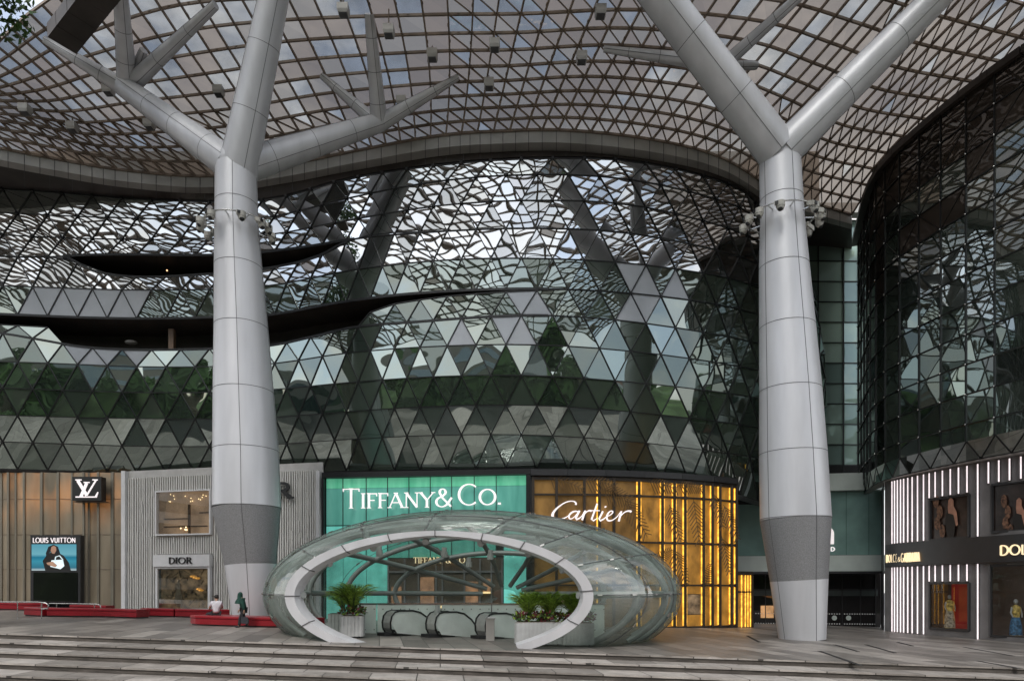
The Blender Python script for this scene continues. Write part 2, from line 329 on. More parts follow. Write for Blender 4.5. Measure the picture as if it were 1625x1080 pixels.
# arc-length positions along bottom
us = list(range(len(NETU)))
def cano(u, v):
    P = []
    for r in range(3):
        P.append(Vector([cr_interp(us, [NP[k][r][c] for k in us], u) for c in range(3)]))
    # quadratic through three rows
    a = 2*(v-.5)*(v-1); b = -4*v*(v-1); c = 2*v*(v-.5)
    return P[0]*a+P[1]*b+P[2]*c
blen = [0]
for k in range(200): blen.append(blen[-1]+(cano((k+1)/200*(len(us)-1), 0)-cano(k/200*(len(us)-1), 0)).length)
NU, NV, NE = 82, 11, 17
def upos(i): return float(np.interp(i/NU*blen[-1], blen, np.linspace(0, len(us)-1, 201)))
UP = [upos(i) for i in range(NU+1)]
G = [[cano(UP[i], j/NV) for j in range(NV+1)] for i in range(NU+1)]
for i in range(NU+1):
    t = G[i][NV]; ex = []
    for k in range(1, NE+1):
        ex.append(Vector((t.x*(1-.012*k), t.y-1.55*k, t.z+.12*k-.014*k*k)))
    G[i] += ex
i_free = next(i for i in range(NU+1) if G[i][NV].x > -21.5)
NVT = NV+NE
def has(i, j): return j < NV or i >= i_free or G[i][NV].x < -26.5  # unseen left rows past the free edge are added to reflect in the facade
canopy = thing('glass_canopy', 'huge undulating triangulated glass canopy on a bronze lattice over the plaza', 'canopy', (0, 30, 26))
lat = MB(); diag = MB(); panes = MB(); tan, grey, clr, fclr = 0, 1, 2, 3; nodes = MB()
def in_img(p): return CX+p.x/p.y*F, HZ-(p.z-EYE)/p.y*F
for i in range(NU+1):
    for j in range(NVT+1):
        p = G[i][j]
        if i < NU and (has(i, j) or has(i, j-1)): lat.bar(p, G[i+1][j], .085 if j <= NV else .15, .12)
        if j < NVT and has(min(i, NU-1), j): lat.bar(p, G[i][j+1], .08 if j < NV else .15, .11)
        if i < NU and j < NVT and has(i, j):
            q = [p, G[i+1][j], G[i+1][j+1], G[i][j+1]]
            c = sum(q, Vector())/4; px, py = in_img(c)
            quad = (px < 720 and py < 185) or (1060 < px < 1400 and py < 165)
            dw_ = (.06 if j < 5 else .045)
            if not quad: diag.bar(q[1], q[3], dw_, dw_*1.2)
            rq, kq = random.random(), random.uniform(-.9, .9)
            up = Vector((0, 0, .08))
            for tri in ((0, 1, 3), (1, 2, 3)):
                vs = [q[k]+up for k in tri]
                cl = .06
                if py < 205-abs(px-350)*.28: cl = .35
                if py < 110-abs(px-300)*.12: cl = .62
                if px > 600 and py < 34: cl = .35
                if 1130 < px < 1300 and py < 140: cl = .5
                if j >= NV: cl = .97
                r = rq if quad else random.random()
                k2 = math.sin(px*.021+py*.05)+(kq if quad else random.uniform(-.9, .9))
                tgt = (fclr if j >= NV else clr) if r < cl else (tan if k2 > -.35 or px > 1250 else grey)
                panes.add(vs, [(0, 1, 2)], tgt)
                for e in range(3):      # small glazing clips
                    if j < NV and e != (1 if tri[0] == 0 else 2) and random.random() < .3:
                        a, b = vs[e]-up*.9, vs[(e+1) % 3]-up*.9
                        m_ = a.lerp(b, .35); m_ = m_.lerp(c, .06)
                        nodes.bar(m_, m_+(b-a).normalized()*.12, .07, .05)
lat.build('lattice', MT['bronze'], canopy); diag.build('diagonal_bars', MT['bronze'], canopy); nodes.build('glazing_clips', MT['bronze'], canopy)
rnd_attr(panes.build('roof_panes', [MT['frit_tan'], MT['frit_grey'], MT['canopy_clear'], MT['canopy_front']], canopy))
# ------------------------------------------------------------------ main building: wavy mirror facade
FX = [-80, 50, 250, 430, 550, 700, 850, 1000, 1150, 1230, 1310]
FD = [41.0, 41.5, 42, 41, 39.3, 38.1, 37.3, 38.0, 40, 42.5, 48]
ROWS = {
 'T': [296, 303, 318, 316, 285, 262, 252, 256, 290, 325, 350], 'A1': [332, 340, 347, 344, 315, 287, 277, 285, 320, 352, 375],
 'A2': [368, 375, 380, 372, 350, 326, 318, 325, 360, 388, 408],
 'B1': [450, 455, 460, 453, 430, 413, 410, 418, 440, 462, 478],
 'C1': [572, 575, 582, 577, 560, 549, 547, 557, 577, 592, 602], 'C2': [612, 617, 623, 618, 607, 597, 596, 606, 623, 636, 645],
 'C3': [655, 660, 664, 662, 653, 644, 643, 653, 670, 682, 690], 'C4': [698, 702, 708, 705, 697, 690, 690, 700, 718, 730, 738],
 'C5': [741, 745, 750, 750, 747, 744, 742, 752, 778, 800, 805]}
SP = {'S1t': ([-80, 50, 105, 150, 345, 415, 500, 560, 700, 850, 1000, 1150, 1230, 1310], [402, 408, 406, 404, 404, 400, 389, 379, 367, 362, 370, 400, 425, 443]),
      'S1b': ([-80, 50, 105, 150, 345, 415, 500, 560, 700, 850, 1000, 1150, 1230, 1310], [402, 408, 408, 430, 434, 427, 408, 379, 367, 362, 370, 400, 425, 443]),
      'S2t': ([-80, 0, 200, 345, 430, 530, 650, 850, 1000, 1150, 1230, 1310], [494, 498, 505, 503, 499, 481, 466, 458, 465, 485, 505, 520]),
      'S2b': ([-80, 0, 60, 140, 345, 430, 500, 560, 650, 850, 1000, 1150, 1230, 1310], [520, 528, 538, 551, 553, 548, 533, 519, 511, 500, 510, 533, 550, 562])}
SP['S2i'] = (SP['S2t'][0], None)
OFF = {'S2i': .02, 'T': -.35, 'A1': -.22, 'A2': -.12, 'S1t': -.05, 'S1b': -.04, 'B1': -.02, 'S2t': 0, 'S2b': .04, 'C1': .1, 'C2': .2, 'C3': .48, 'C4': .96, 'C5': 1.6}
ENDX = {'S2i': 1303, 'T': 1245, 'A1': 1262, 'A2': 1276, 'S1t': 1288, 'S1b': 1288, 'B1': 1296, 'S2t': 1303, 'S2b': 1309, 'C1': 1312, 'C2': 1312, 'C3': 1310, 'C4': 1304, 'C5': 1294}
def rowy(r, px):
    if r == 'S2i': return rowy('S2t', px)+float(np.interp(px, [-80, 90, 560, 580, 613, 693, 850, 880], [16, 18, 34, 25, 15, 9, 3, 0]))
    if r in SP: return float(np.interp(px, *SP[r])) if r[1] == '2' and False else cr_interp(SP[r][0], SP[r][1], px)
    return cr_interp(FX, ROWS[r], px)
def fp(r, px, back=0):
    p2 = px if px < 1180 else 1180+(px-1180)*(ENDX[r]-1180)/(1310-1180)
    D = cr_interp(FX, FD, px)+OFF[r]+back
    return W(p2, rowy(r, px), D)
# gutter along the facade: light metal panels, then a dark soffit back to the wall
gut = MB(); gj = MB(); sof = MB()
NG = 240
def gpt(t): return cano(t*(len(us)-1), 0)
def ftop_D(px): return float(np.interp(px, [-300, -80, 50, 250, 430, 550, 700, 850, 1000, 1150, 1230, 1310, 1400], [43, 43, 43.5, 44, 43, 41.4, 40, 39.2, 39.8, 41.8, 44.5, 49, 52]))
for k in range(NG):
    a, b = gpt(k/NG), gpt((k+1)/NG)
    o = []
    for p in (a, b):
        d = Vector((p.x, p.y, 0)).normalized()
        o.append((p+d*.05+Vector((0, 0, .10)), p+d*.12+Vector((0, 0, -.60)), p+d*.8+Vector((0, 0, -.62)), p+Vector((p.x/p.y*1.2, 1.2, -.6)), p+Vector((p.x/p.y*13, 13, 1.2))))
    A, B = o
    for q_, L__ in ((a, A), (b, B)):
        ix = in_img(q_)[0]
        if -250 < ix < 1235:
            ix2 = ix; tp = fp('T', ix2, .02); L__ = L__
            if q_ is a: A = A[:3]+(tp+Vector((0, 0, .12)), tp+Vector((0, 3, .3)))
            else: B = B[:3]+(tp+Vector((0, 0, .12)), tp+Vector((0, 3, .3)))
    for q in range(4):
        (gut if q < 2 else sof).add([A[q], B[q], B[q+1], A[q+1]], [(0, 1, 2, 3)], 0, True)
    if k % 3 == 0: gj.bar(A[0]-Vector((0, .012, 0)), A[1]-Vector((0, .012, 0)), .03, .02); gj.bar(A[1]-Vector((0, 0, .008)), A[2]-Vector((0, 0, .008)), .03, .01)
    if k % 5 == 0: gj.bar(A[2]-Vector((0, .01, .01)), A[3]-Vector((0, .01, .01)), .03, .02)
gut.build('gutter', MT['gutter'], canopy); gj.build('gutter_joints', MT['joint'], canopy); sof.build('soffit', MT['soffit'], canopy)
# box beam running to the upper left corner
mbb = MB(); a = cano(2.9, .78); b = cano(5.0, .99)
P0, P1 = W(98, 62, 32.8), W(170, -30, 30.3); d = (P1-P0).normalized()
mbb.bar(P0, P1, 1.25, .7)
for k_ in (.2, .45, .7, .9): mbb.bar(P0.lerp(P1, k_), P0.lerp(P1, k_)+d*.03, 1.27, .72)
o_ = mbb.build('box_beam', MT['soffit'], canopy)

# ------------------------------------------------------------------ tree columns
def ramp(p, q, rp, rq, joints, name, par, nseam=1, joint_mb=None):
    mb = MB(); n = 8
    pts = [Vector(p).lerp(Vector(q), k/n) for k in range(n+1)]; rad = [rp+(rq-rp)*k/n for k in range(n+1)]
    mb.tube(pts, rad, 28)
    o = mb.build(name, MT['column'], par)
    j = MB(); d = (Vector(q)-Vector(p)).normalized()
    L_ = (Vector(q)-Vector(p)).length
    for t in joints:
        c = Vector(p).lerp(Vector(q), t); r = rp+(rq-rp)*t
        j.tube([c-d*.011, c+d*.011], r+.005, 28, cap=False)
    tocam = (Vector((0, 0, EYE))-(Vector(p)+Vector(q))/2); tocam -= d*tocam.dot(d); tocam.normalize(); side = d.cross(tocam)
    for ang in (.25, 1.75, -1.3):
        dr = tocam*math.cos(ang)+side*math.sin(ang)
        j.bar(Vector(p)+dr*(rp+.002), Vector(q)+dr*(rq+.002), .02, .01, dr)
    j.build('panel_joints', MT['joint'], o)
    return o
def column(px_prof, D, fork, label, sub):
    base = W(px_prof[-1][1], px_prof[-1][0], D)
    col = thing('tree_column', label, 'column', (base.x, D, GZ(base.x)), 'tree shaped columns holding the canopy')
    zs = []
    for (y, c, w) in px_prof: p = W(c, y, D); zs.append((p, w/F*D/2))
    def shaft(i0, i1, name, mat):
        mb = MB(); pts = []; rad = []
        for k in range(i0, i1):
            (p, r), (q, s) = zs[k], zs[k+1]
            for t in range(4): pts.append(p.lerp(q, t/4)); rad.append(r+(s-r)*t/4)
        pts.append(zs[i1][0]); rad.append(zs[i1][1]); mb.tube(pts, rad, 40); return mb.build(name, mat, col)
    im = sub['mesh']      # indices of the mesh clad part
    o1 = shaft(0, im, 'shaft', MT['column']); shaft(im, im+1, 'mesh_cladding', MT['mesh']); o2 = shaft(im+1, len(zs)-1, 'foot', MT['column'])
    j = MB()
    ys = [z[0] for z in px_prof]
    def at(y):
        c = float(np.interp(y, ys, [z[1] for z in px_prof])); w = float(np.interp(y, ys, [z[2] for z in px_prof])); return W(c, y, D), w/F*D/2
    for y in sub['rings']:
        p, r = at(y); j.tube([p-Vector((0, 0, .013)), p+Vector((0, 0, .013))], r+.008, 40, cap=False)
    for ang in (R(-68), R(12), R(95)):
        for k in range(len(zs)-1):
            (p, r), (q, s) = zs[k], zs[k+1]; dr = Vector((math.sin(ang), -math.cos(ang), 0))
            j.bar(p+dr*(r+.002), q+dr*(s+.002), .022, .012, dr)
    j.build('panel_joints', MT['joint'], o1)
    return col
LD, RD = 33.3, 31.2
colL = column([(268, 374.5, 62), (350, 375.5, 65), (425, 378.5, 72), (520, 383, 81), (625, 387, 91), (715, 390.5, 99), (805, 392, 103), (895, 398, 78), (992, 402, 58)], LD, None,
              'silver tapered tree column rising behind the seated man, mesh clad foot, left of the glass pod', {'mesh': 6, 'rings': (325, 425, 520, 622, 715, 805)})
colR = column([(248, 1237.5, 62), (345, 1241, 66), (425, 1244, 75), (520, 1249, 84), (620, 1254, 93), (720, 1258, 101), (823, 1262, 106), (920, 1267.5, 86), (1014, 1273, 70)], RD, None,
              'silver tapered tree column in front of the teal wall, right of the glowing golden shopfront', {'mesh': 6, 'rings': (318, 425, 520, 620, 720, 823)})
def cD(px, py):
    return min(((in_img(G[i][j])[0]-px)**2+(in_img(G[i][j])[1]-py)**2, G[i][j].y) for i in range(NU+1) for j in range(NV+3))[1]
def br(col, a, b, w0, w1, joints=(.3, .6, .9), name='branch'):
    (x0, y0, d0), (x1, y1, d1) = a, b
    if name == 'twig': d1 = cD(x1, y1)-.1
    return ramp(W(x0, y0, d0), W(x1, y1, d1), w0/F*d0/2, w1/F*d1/2, joints, name, col)
jb = MB(); jb.ball(W(374.5, 262, LD), 31/F*LD, 24, 14, sc=(.99, .99, .9)); jb.build('fork_joint', MT['column'], colL)
jb = MB(); jb.ball(W(1237.5, 246, RD), 31/F*RD, 24, 14, sc=(.99, .99, .95)); jb.build('fork_joint', MT['column'], colR)
br(colL, (366, 262, LD-.1), (194, 136, 35), 50, 31, (.18, .47, .72))
br(colL, (376.5, 278, LD+.02), (446, -60, 31.0), 59, 42, (.31, .62, .92))
br(colL, (385, 264, LD+.2), (604, 194, 36), 50, 27, (.2, .5, .78))
br(colL, (198, 140, 35), (70, 63, 36.4), 27, 11, (.3, .6), 'twig'); br(colL, (202, 134, 35), (190, -30, 34), 30, 20, (.25, .55), 'twig')
br(colL, (206, 136, 35), (342, 8, 33.5), 26, 13, (.35, .7), 'twig'); br(colL, (208, 132, 35.3), (228, 80, 38), 20, 12, (.5,), 'twig')
br(colL, (602, 195, 36), (586, 22, 35), 27, 15, (.2, .5, .8), 'twig'); br(colL, (606, 194, 36), (728, 122, 37.6), 24, 9, (.35, .7), 'twig'); br(colL, (598, 196, 36), (510, 120, 38), 22, 9, (.4, .75), 'twig')
for (x, y, d, r) in ((200, 138, 35, 15), (603, 193, 36, 13.5)):
    jb = MB(); jb.ball(W(x, y, d), r/F*d*1.02, 16, 10); jb.build('branch_joint', MT['column'], colL)
br(colR, (1232, 238, RD-.2), (1005, -60, 28.5), 60, 54, (.3, .62, .9))
br(colR, (1243, 240, RD-.2), (1545, -62, 28.5), 56, 42, (.33, .62, .88))
br(colR, (1238, 235, RD+.5), (1152, 100, 33.0), 40, 24, (.5,))
br(colR, (1155, 104, 33.0), (958, 78, 36), 26, 9, (.3, .55, .8), 'twig'); br(colR, (1152, 100, 33.0), (1290, -25, 33), 20, 14, (.3, .6), 'twig'); br(colR, (1150, 104, 33.0), (1200, 104, 36), 16, 12, (.5,), 'twig')
# security camera rings
def cam_ring(colname, px, py, D, rpx, label, angs):
    c = W(px, py, D); t = thing('camera_ring', label, 'security cameras', c, 'rings of security cameras round the columns')
    r = rpx/F*D; mb = MB(); mb.tube([c+Vector((r*math.cos(a), r*math.sin(a)*.95, .25)) for a in np.linspace(0, 2*math.pi, 37)], .035, 6)
    for a in np.linspace(0, 2*math.pi, 9)[:-1]: mb.bar(c+Vector((r*math.cos(a), r*math.sin(a), .25)), c+Vector((r*.55*math.cos(a), r*.55*math.sin(a), .25)), .05, .05)
    mb.build('ring', MT['steel'], t)
    for a in angs:
        a = R(a); p = c+Vector((r*math.cos(a), r*math.sin(a), 0)); out = Vector((math.cos(a), math.sin(a), 0)); s = Vector((-out.y, out.x, 0))
        m = MB(); m.bar(p+Vector((0, 0, .25)), p+Vector((0, 0, 0)), .09, .09)
        m.box(p+out*.1+Vector((0, 0, .12)), (.42, .2, .2), (out*.9+Vector((0, 0, -.4)), s, Vector((0, 0, 1))))
        m.ball(p+out*.16+s*.14-Vector((0, 0, .12)), .17, 12, 8); m.tube([p+out*.16+s*.14+Vector((0, 0, .12)), p+out*.16+s*.14-Vector((0, 0, .1))], .19, 12)
        co = m.build('security_camera', MT['camera_white'], t)
        m = MB(); m.box(p+out*.33+Vector((0, 0, .03)), (.03, .14, .14), (out, s, Vector((0, 0, 1)))); m.ball(p+out*.2+s*.14-Vector((0, 0, .2)), .12, 10, 6); m.build('lens', MT['rubber'], co)
cam_ring('l', 375.5, 366, LD, 48, 'ring of pale surveillance cameras round the column behind the seated man', (-170, -150, -115, -65, -30, -12, 20, 160))
cam_ring('r', 1240.5, 354, RD, 52, 'ring of pale surveillance cameras round the column in front of the teal wall', (-172, -150, -118, -62, -32, -10, 20, 160))

# column positions
cpos = [-140.0]
while cpos[-1] < 1310:
    p = cpos[-1]; st = float(np.interp(p, [0, 300, 430, 600, 720, 850, 1000, 1100, 1170, 1230, 1300], [48, 46, 38, 38, 46, 50, 49, 43, 34, 24, 15])); cpos.append(p+st/2)
cpos[-1] = 1310; NCP = len(cpos)
mall = thing('mall_building', 'shopping mall with wavy facade of dark mirror glass triangles and recessed balconies', 'building', (0, 42, 0))
def nrm_out(p, q, r):
    n = (q-p).cross(r-p).normalized(); 
    return n if n.dot(Vector((0, 0, EYE))-p) > 0 else -n
def band(r0, r1, parity, name, mat, c0=0, c1=None, mull=True, palex=None):
    c1 = NCP-1 if c1 is None else c1
    g = MB(); pale = MB(); mu = MB(); top = {}; bot = {}
    for k in range(c0, c1+1):
        if (k+parity) % 2 == 0: top[k] = fp(r0, cpos[k])
        else: bot[k] = fp(r1, cpos[k])
    for k in range(c0, c1+1):
        if k == c1: continue
    ks = list(range(c0, c1+1))
    for i in range(len(ks)-2):
        k = ks[i]
        if (k+parity) % 2 == 0: tri = (top[k], bot[k+1], top[k+2])
        else: tri = (bot[k], top[k+1], bot[k+2])
        n = nrm_out(*tri)
        tri = list(tri)
        if (tri[1]-tri[0]).cross(tri[2]-tri[0]).dot(n) < 0: tri.reverse()
        c = sum(tri, Vector())/3; ipx, ipy = in_img(c)
        isp = palex and any(a < ipx < b for a, b in palex)
        g.add(tri, [(0, 1, 2)], 1 if isp else 0)
        if mull:
            a, b = (top[k], bot[k+1]) if (k+parity) % 2 == 0 else (bot[k], top[k+1])
            mu.bar(a+n*.02, b+n*.02, .055, .07, n)
            e0, e1 = (top[k], top[k+2]) if (k+parity) % 2 == 0 else (bot[k], bot[k+2])
            mu.bar(e0+n*.02, e1+n*.02, .045, .06, n)
            if (k+parity) % 2 == 0 and r0 in ('A1', 'A2', 'S1t', 'T'): mu.box(top[k]+n*.08, (.14, .14, .12))
    o = g.build(name, [mat, MT['facade_pale']], mall); rnd_attr(o)
    mu.build('mullions', MT['mullion'], o)
    return o
def kidx(px): return min(range(NCP), key=lambda k: abs(cpos[k]-px))
band('T', 'A1', 0, 'glass_band', MT['facade_top']); band('A1', 'A2', 1, 'glass_band', MT['facade_top']); band('A2', 'S1t', 0, 'glass_band', MT['facade_top'])
band('S1b', 'B1', 1, 'glass_band', MT['facade_top']); band('B1', 'S2t', 0, 'glass_band', MT['facade'], palex=[(30, 225), (985, 1030), (1068, 1090)])
band('S2i', 'S2b', 1, 'glass_band', MT['facade'], kidx(575), None, palex=[(820, 875), (985, 1035)]); band('S2i', 'S2b', 1, 'glass_band', MT['facade'], 0, kidx(110))
band('S2b', 'C1', 0, 'glass_band', MT['facade'], palex=[(105, 150), (160, 180), (200, 230), (720, 740), (780, 850)])
band('C1', 'C2', 1, 'glass_band', MT['facade']); band('C2', 'C3', 0, 'glass_band', MT['facade']); band('C3', 'C4', 1, 'glass_band', MT['facade']); band('C4', 'C5', 0, 'glass_band', MT['facade'])
# recessed balconies: dark soffit, floor edge and back wall
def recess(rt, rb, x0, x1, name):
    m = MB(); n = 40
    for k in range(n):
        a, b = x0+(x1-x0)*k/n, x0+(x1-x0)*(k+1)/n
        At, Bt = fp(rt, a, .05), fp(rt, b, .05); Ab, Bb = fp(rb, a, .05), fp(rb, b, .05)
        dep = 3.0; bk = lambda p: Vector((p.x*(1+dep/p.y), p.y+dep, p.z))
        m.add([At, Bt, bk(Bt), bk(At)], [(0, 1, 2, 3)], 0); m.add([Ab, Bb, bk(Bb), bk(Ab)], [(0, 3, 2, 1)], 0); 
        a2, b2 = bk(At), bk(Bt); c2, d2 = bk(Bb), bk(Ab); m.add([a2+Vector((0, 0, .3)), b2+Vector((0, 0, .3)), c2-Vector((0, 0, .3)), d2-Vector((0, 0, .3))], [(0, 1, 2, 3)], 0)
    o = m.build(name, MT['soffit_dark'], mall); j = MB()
    for px in range(int(x0)+12, int(x1)-8, 34):
        A = fp(rt, px, .06); j.bar(A-Vector((0, 0, .012)), Vector((A.x*(1+3/A.y), A.y+3, A.z-.012)), .04, .015)
    for k in range(n):
        a, b = x0+(x1-x0)*k/n, x0+(x1-x0)*(k+1)/n; j.bar(fp(rt, a, -.02), fp(rt, b, -.02), .05, .14); j.bar(fp(rb, a, -.02), fp(rb, b, -.02), .05, .12)
    j.build('edge_trim', MT['mullion'], o); return o
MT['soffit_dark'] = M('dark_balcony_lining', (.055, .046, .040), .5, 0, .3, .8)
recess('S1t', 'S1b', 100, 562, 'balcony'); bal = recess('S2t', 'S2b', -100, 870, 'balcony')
m = MB(); p = W(273, 553, 43); m.box(p+Vector((0, 0, .55)), (.32, .3, 1.3)); m.build('post', M('bronze_post', (.16, .10, .06), .4), bal)
m = MB(); m.ball(W(208, 543, 43.5), .3, 12, 6, sc=(1.3, 1, .5)); m.build('ceiling_fixture', MT['gutter'], bal)
m = MB(); m.ball(W(265, 429, 43), .05, 8, 6); m.build('balcony_lamp', M('small_warm_lamp', (1, .5, .25), .5, emit=1.5), mall)
# dark body behind the glass
m = MB(); n = 60
for k in range(n):
    a, b = -140+1440*k/n, -140+1440*(k+1)/n
    P = [W(x, y, ftop_D(x)+3.3) for x, y in ((a, 240), (b, 240), (b, 800), (a, 800))]
    m.add(P, [(0, 1, 2, 3)])
m.build('core_wall', MT['black'], mall)
# soffit under the glass bulge back to the shopfronts
m = MB()
for k in range(n):
    a, b = -140+1450*k/n, -140+1450*(k+1)/n
    A, B = fp('C5', a), fp('C5', b); bk = lambda p: Vector((p.x*(1+3/p.y), p.y+3, p.z+.05))
    m.add([A, B, bk(B), bk(A)], [(0, 1, 2, 3)])
m.build('lower_soffit', MT['dark_grey'], mall)

# ------------------------------------------------------------------ lettering
def arc(cx, cy, rx, ry, a0, a1, n=14): return [(cx+rx*math.cos(R(a0+(a1-a0)*k/n)), cy+ry*math.sin(R(a0+(a1-a0)*k/n))) for k in range(n+1)]
# glyph: width, [(points, kind)]   kinds: K thick, N thin, C contrast by direction
GL = {
 'A': (.78, [([(.05, 0), (.38, 1)], 'N'), ([(.38, 1), (.72, 0)], 'K'), ([(.17, .34), (.58, .34)], 'N')]),
 'B': (.62, [([(.12, 0), (.12, 1)], 'K'), ([(.12, 1), (.3, 1)]+arc(.3, .76, .2, .24, 90, -90)+[(.12, .52)], 'C'), ([(.12, .52), (.32, .52)]+arc(.32, .26, .24, .26, 90, -90)+[(.12, 0)], 'C')]),
 'C': (.82, [(arc(.46, .5, .4, .5, 48, 312, 22), 'C')]),
 'D': (.80, [([(.12, 0), (.12, 1)], 'K'), ([(.12, 1), (.3, 1)]+arc(.3, .5, .42, .5, 90, -90, 18)+[(.12, 0)], 'C')]),
 'E': (.56, [([(.12, 0), (.12, 1)], 'K'), ([(.12, 1), (.5, 1)], 'N'), ([(.12, .52), (.45, .52)], 'N'), ([(.12, 0), (.52, 0)], 'N')]),
 'F': (.56, [([(.14, 0), (.14, 1)], 'K'), ([(.14, .98), (.54, .98)], 'N'), ([(.14, .52), (.44, .52)], 'N')]),
 'G': (.84, [(arc(.46, .5, .4, .5, 48, 350, 24), 'C'), ([(.5, .45), (.86, .45)], 'N')]),
 'I': (.28, [([(.14, 0), (.14, 1)], 'K')]),
 'L': (.54, [([(.12, 0), (.12, 1)], 'K'), ([(.12, .02), (.52, .02)], 'N')]),
 'N': (.80, [([(.12, 0), (.12, 1)], 'N'), ([(.12, 1), (.68, 0)], 'K'), ([(.68, 0), (.68, 1)], 'N')]),
 'O': (.94, [(arc(.47, .5, .41, .5, 90, 450, 30), 'C')]),
 'R': (.70, [([(.14, 0), (.14, 1)], 'K'), ([(.14, 1), (.34, 1)]+arc(.34, .75, .22, .25, 90, -90)+[(.14, .5)], 'C'), ([(.34, .5), (.66, 0)], 'K')]),
 'S': (.56, [(arc(.28, .74, .2, .25, 30, 230, 12)+arc(.28, .26, .22, .27, 60, -150, 12), 'C')]),
 'T': (.70, [([(.35, 0), (.35, 1)], 'K'), ([(.04, .98), (.66, .98)], 'N')]),
 'U': (.74, [([(.12, 1), (.12, .3)]+arc(.37, .3, .25, .3, 180, 360)+[(.62, 1)], 'K')]),
 'V': (.74, [([(.04, 1), (.37, 0)], 'K'), ([(.37, 0), (.70, 1)], 'N')]),
 'Y': (.74, [([(.05, 1), (.37, .48)], 'K'), ([(.70, 1), (.37, .48)], 'N'), ([(.37, .48), (.37, 0)], 'K')]),
 '&': (.86, [([(.86, .5), (.62, .12)]+arc(.36, .26, .28, .27, 305, 120, 12)+[(.42, .6)]+arc(.40, .80, .15, .19, -20, 190, 10)+[(.4, .48), (.82, 0)], 'C')]),
 '.': (.26, [([(.13, 0), (.13, .12)], 'D')]),
 ' ': (.35, [])}
def ribbon(mb, pts, ws, X, Z, O, h, out, depth, mi=0):
    n = len(pts); L_ = []; Rr = []
    for i in range(n):
        a = pts[max(i-1, 0)]; b = pts[min(i+1, n-1)]; dx, dy = b[0]-a[0], b[1]-a[1]; l = math.hypot(dx, dy) or 1
        nx, ny = -dy/l, dx/l; w = ws[i]/2
        L_.append(O+X*(pts[i][0]+nx*w)*h+Z*(pts[i][1]+ny*w)*h); Rr.append(O+X*(pts[i][0]-nx*w)*h+Z*(pts[i][1]-ny*w)*h)
    fr = [p+out*depth for p in L_]+[p+out*depth for p in Rr]; bk = L_+Rr
    fs = [(i, i+1, n+i+1, n+i) for i in range(n-1)]
    m2 = 2*n
    side = [(i, i+1, m2+i+1, m2+i) for i in range(n-1)]+[(n+i, n+i+1, m2+n+i+1, m2+n+i) for i in range(n-1)]+[(0, n, m2+n, m2), (n-1, 2*n-1, m2+2*n-1, m2+n-1)]
    mb.add(fr+bk, fs+side, mi)
def text(s, O, X, h, out, thick=.13, thin=.05, serif=True, track=.08, caps=None, depth=.08, xs=1.0):
    mb = MB(); x = 0; Z = Vector((0, 0, 1)); e = 0
    for i, ch in enumerate(s):
        w, st = GL[ch]; k = 1.0 if (caps is None or i in caps) else .74
        for pts, kind in st:
            pp = [((x+p[0]*k*xs), p[1]*k) for p in pts]; n = len(pp); ws = []
            for q in range(n):
                if kind == 'K': ws.append(thick)
                elif kind == 'N': ws.append(thin)
                elif kind == 'D': ws.append(thick*1.2)
                else:
                    a = pp[max(q-1, 0)]; b = pp[min(q+1, n-1)]; dx, dy = b[0]-a[0], b[1]-a[1]; l = math.hypot(dx, dy) or 1
                    ws.append(thin+(thick-thin)*abs(dy/l)**1.3)
            e += 1; ribbon(mb, pp, ws, X, Z, O, h, out, depth+.002*(e % 7))
            if serif and kind in 'KN' and ch not in '.':
                for q, oth in ((pp[0], pp[1]), (pp[-1], pp[-2])):
                    if abs(q[1]) < .03 or abs(q[1]-k) < .03:
                        if abs(q[1]-oth[1]) < .05:      # end of an arm: vertical serif
                            sg = 1 if q[1] < .3 else -1
                            e += 1; ribbon(mb, [(q[0], q[1]-.02*sg), (q[0]+.01, q[1]+.13*sg)], [thin, thin*.8], X, Z, O, h, out, depth+.002*(e % 7)+.001)
                        elif not (ch == 'Y' and abs(q[1]-.48) < .05) and not (ch == 'A' and q[1] > .9) and not (ch == 'V' and q[1] < .1) and not (ch == 'N' and kind == 'K') and not(ch == 'N' and q[1] < .1 and q[0]-x > .4):
                            e += 1; sw = thick*.95; ribbon(mb, [(q[0]-sw, q[1]), (q[0]+sw, q[1])], [thin*.8, thin*.8], X, Z, O, h, out, depth+.002*(e % 7)+.001)
        x += w*k*xs+track
    return mb, x*h
def textwidth(s, caps=None, track=.08, xs=1.0): return sum(GL[c][0]*(1.0 if (caps is None or i in caps) else .74)*xs+track for i, c in enumerate(s))-track

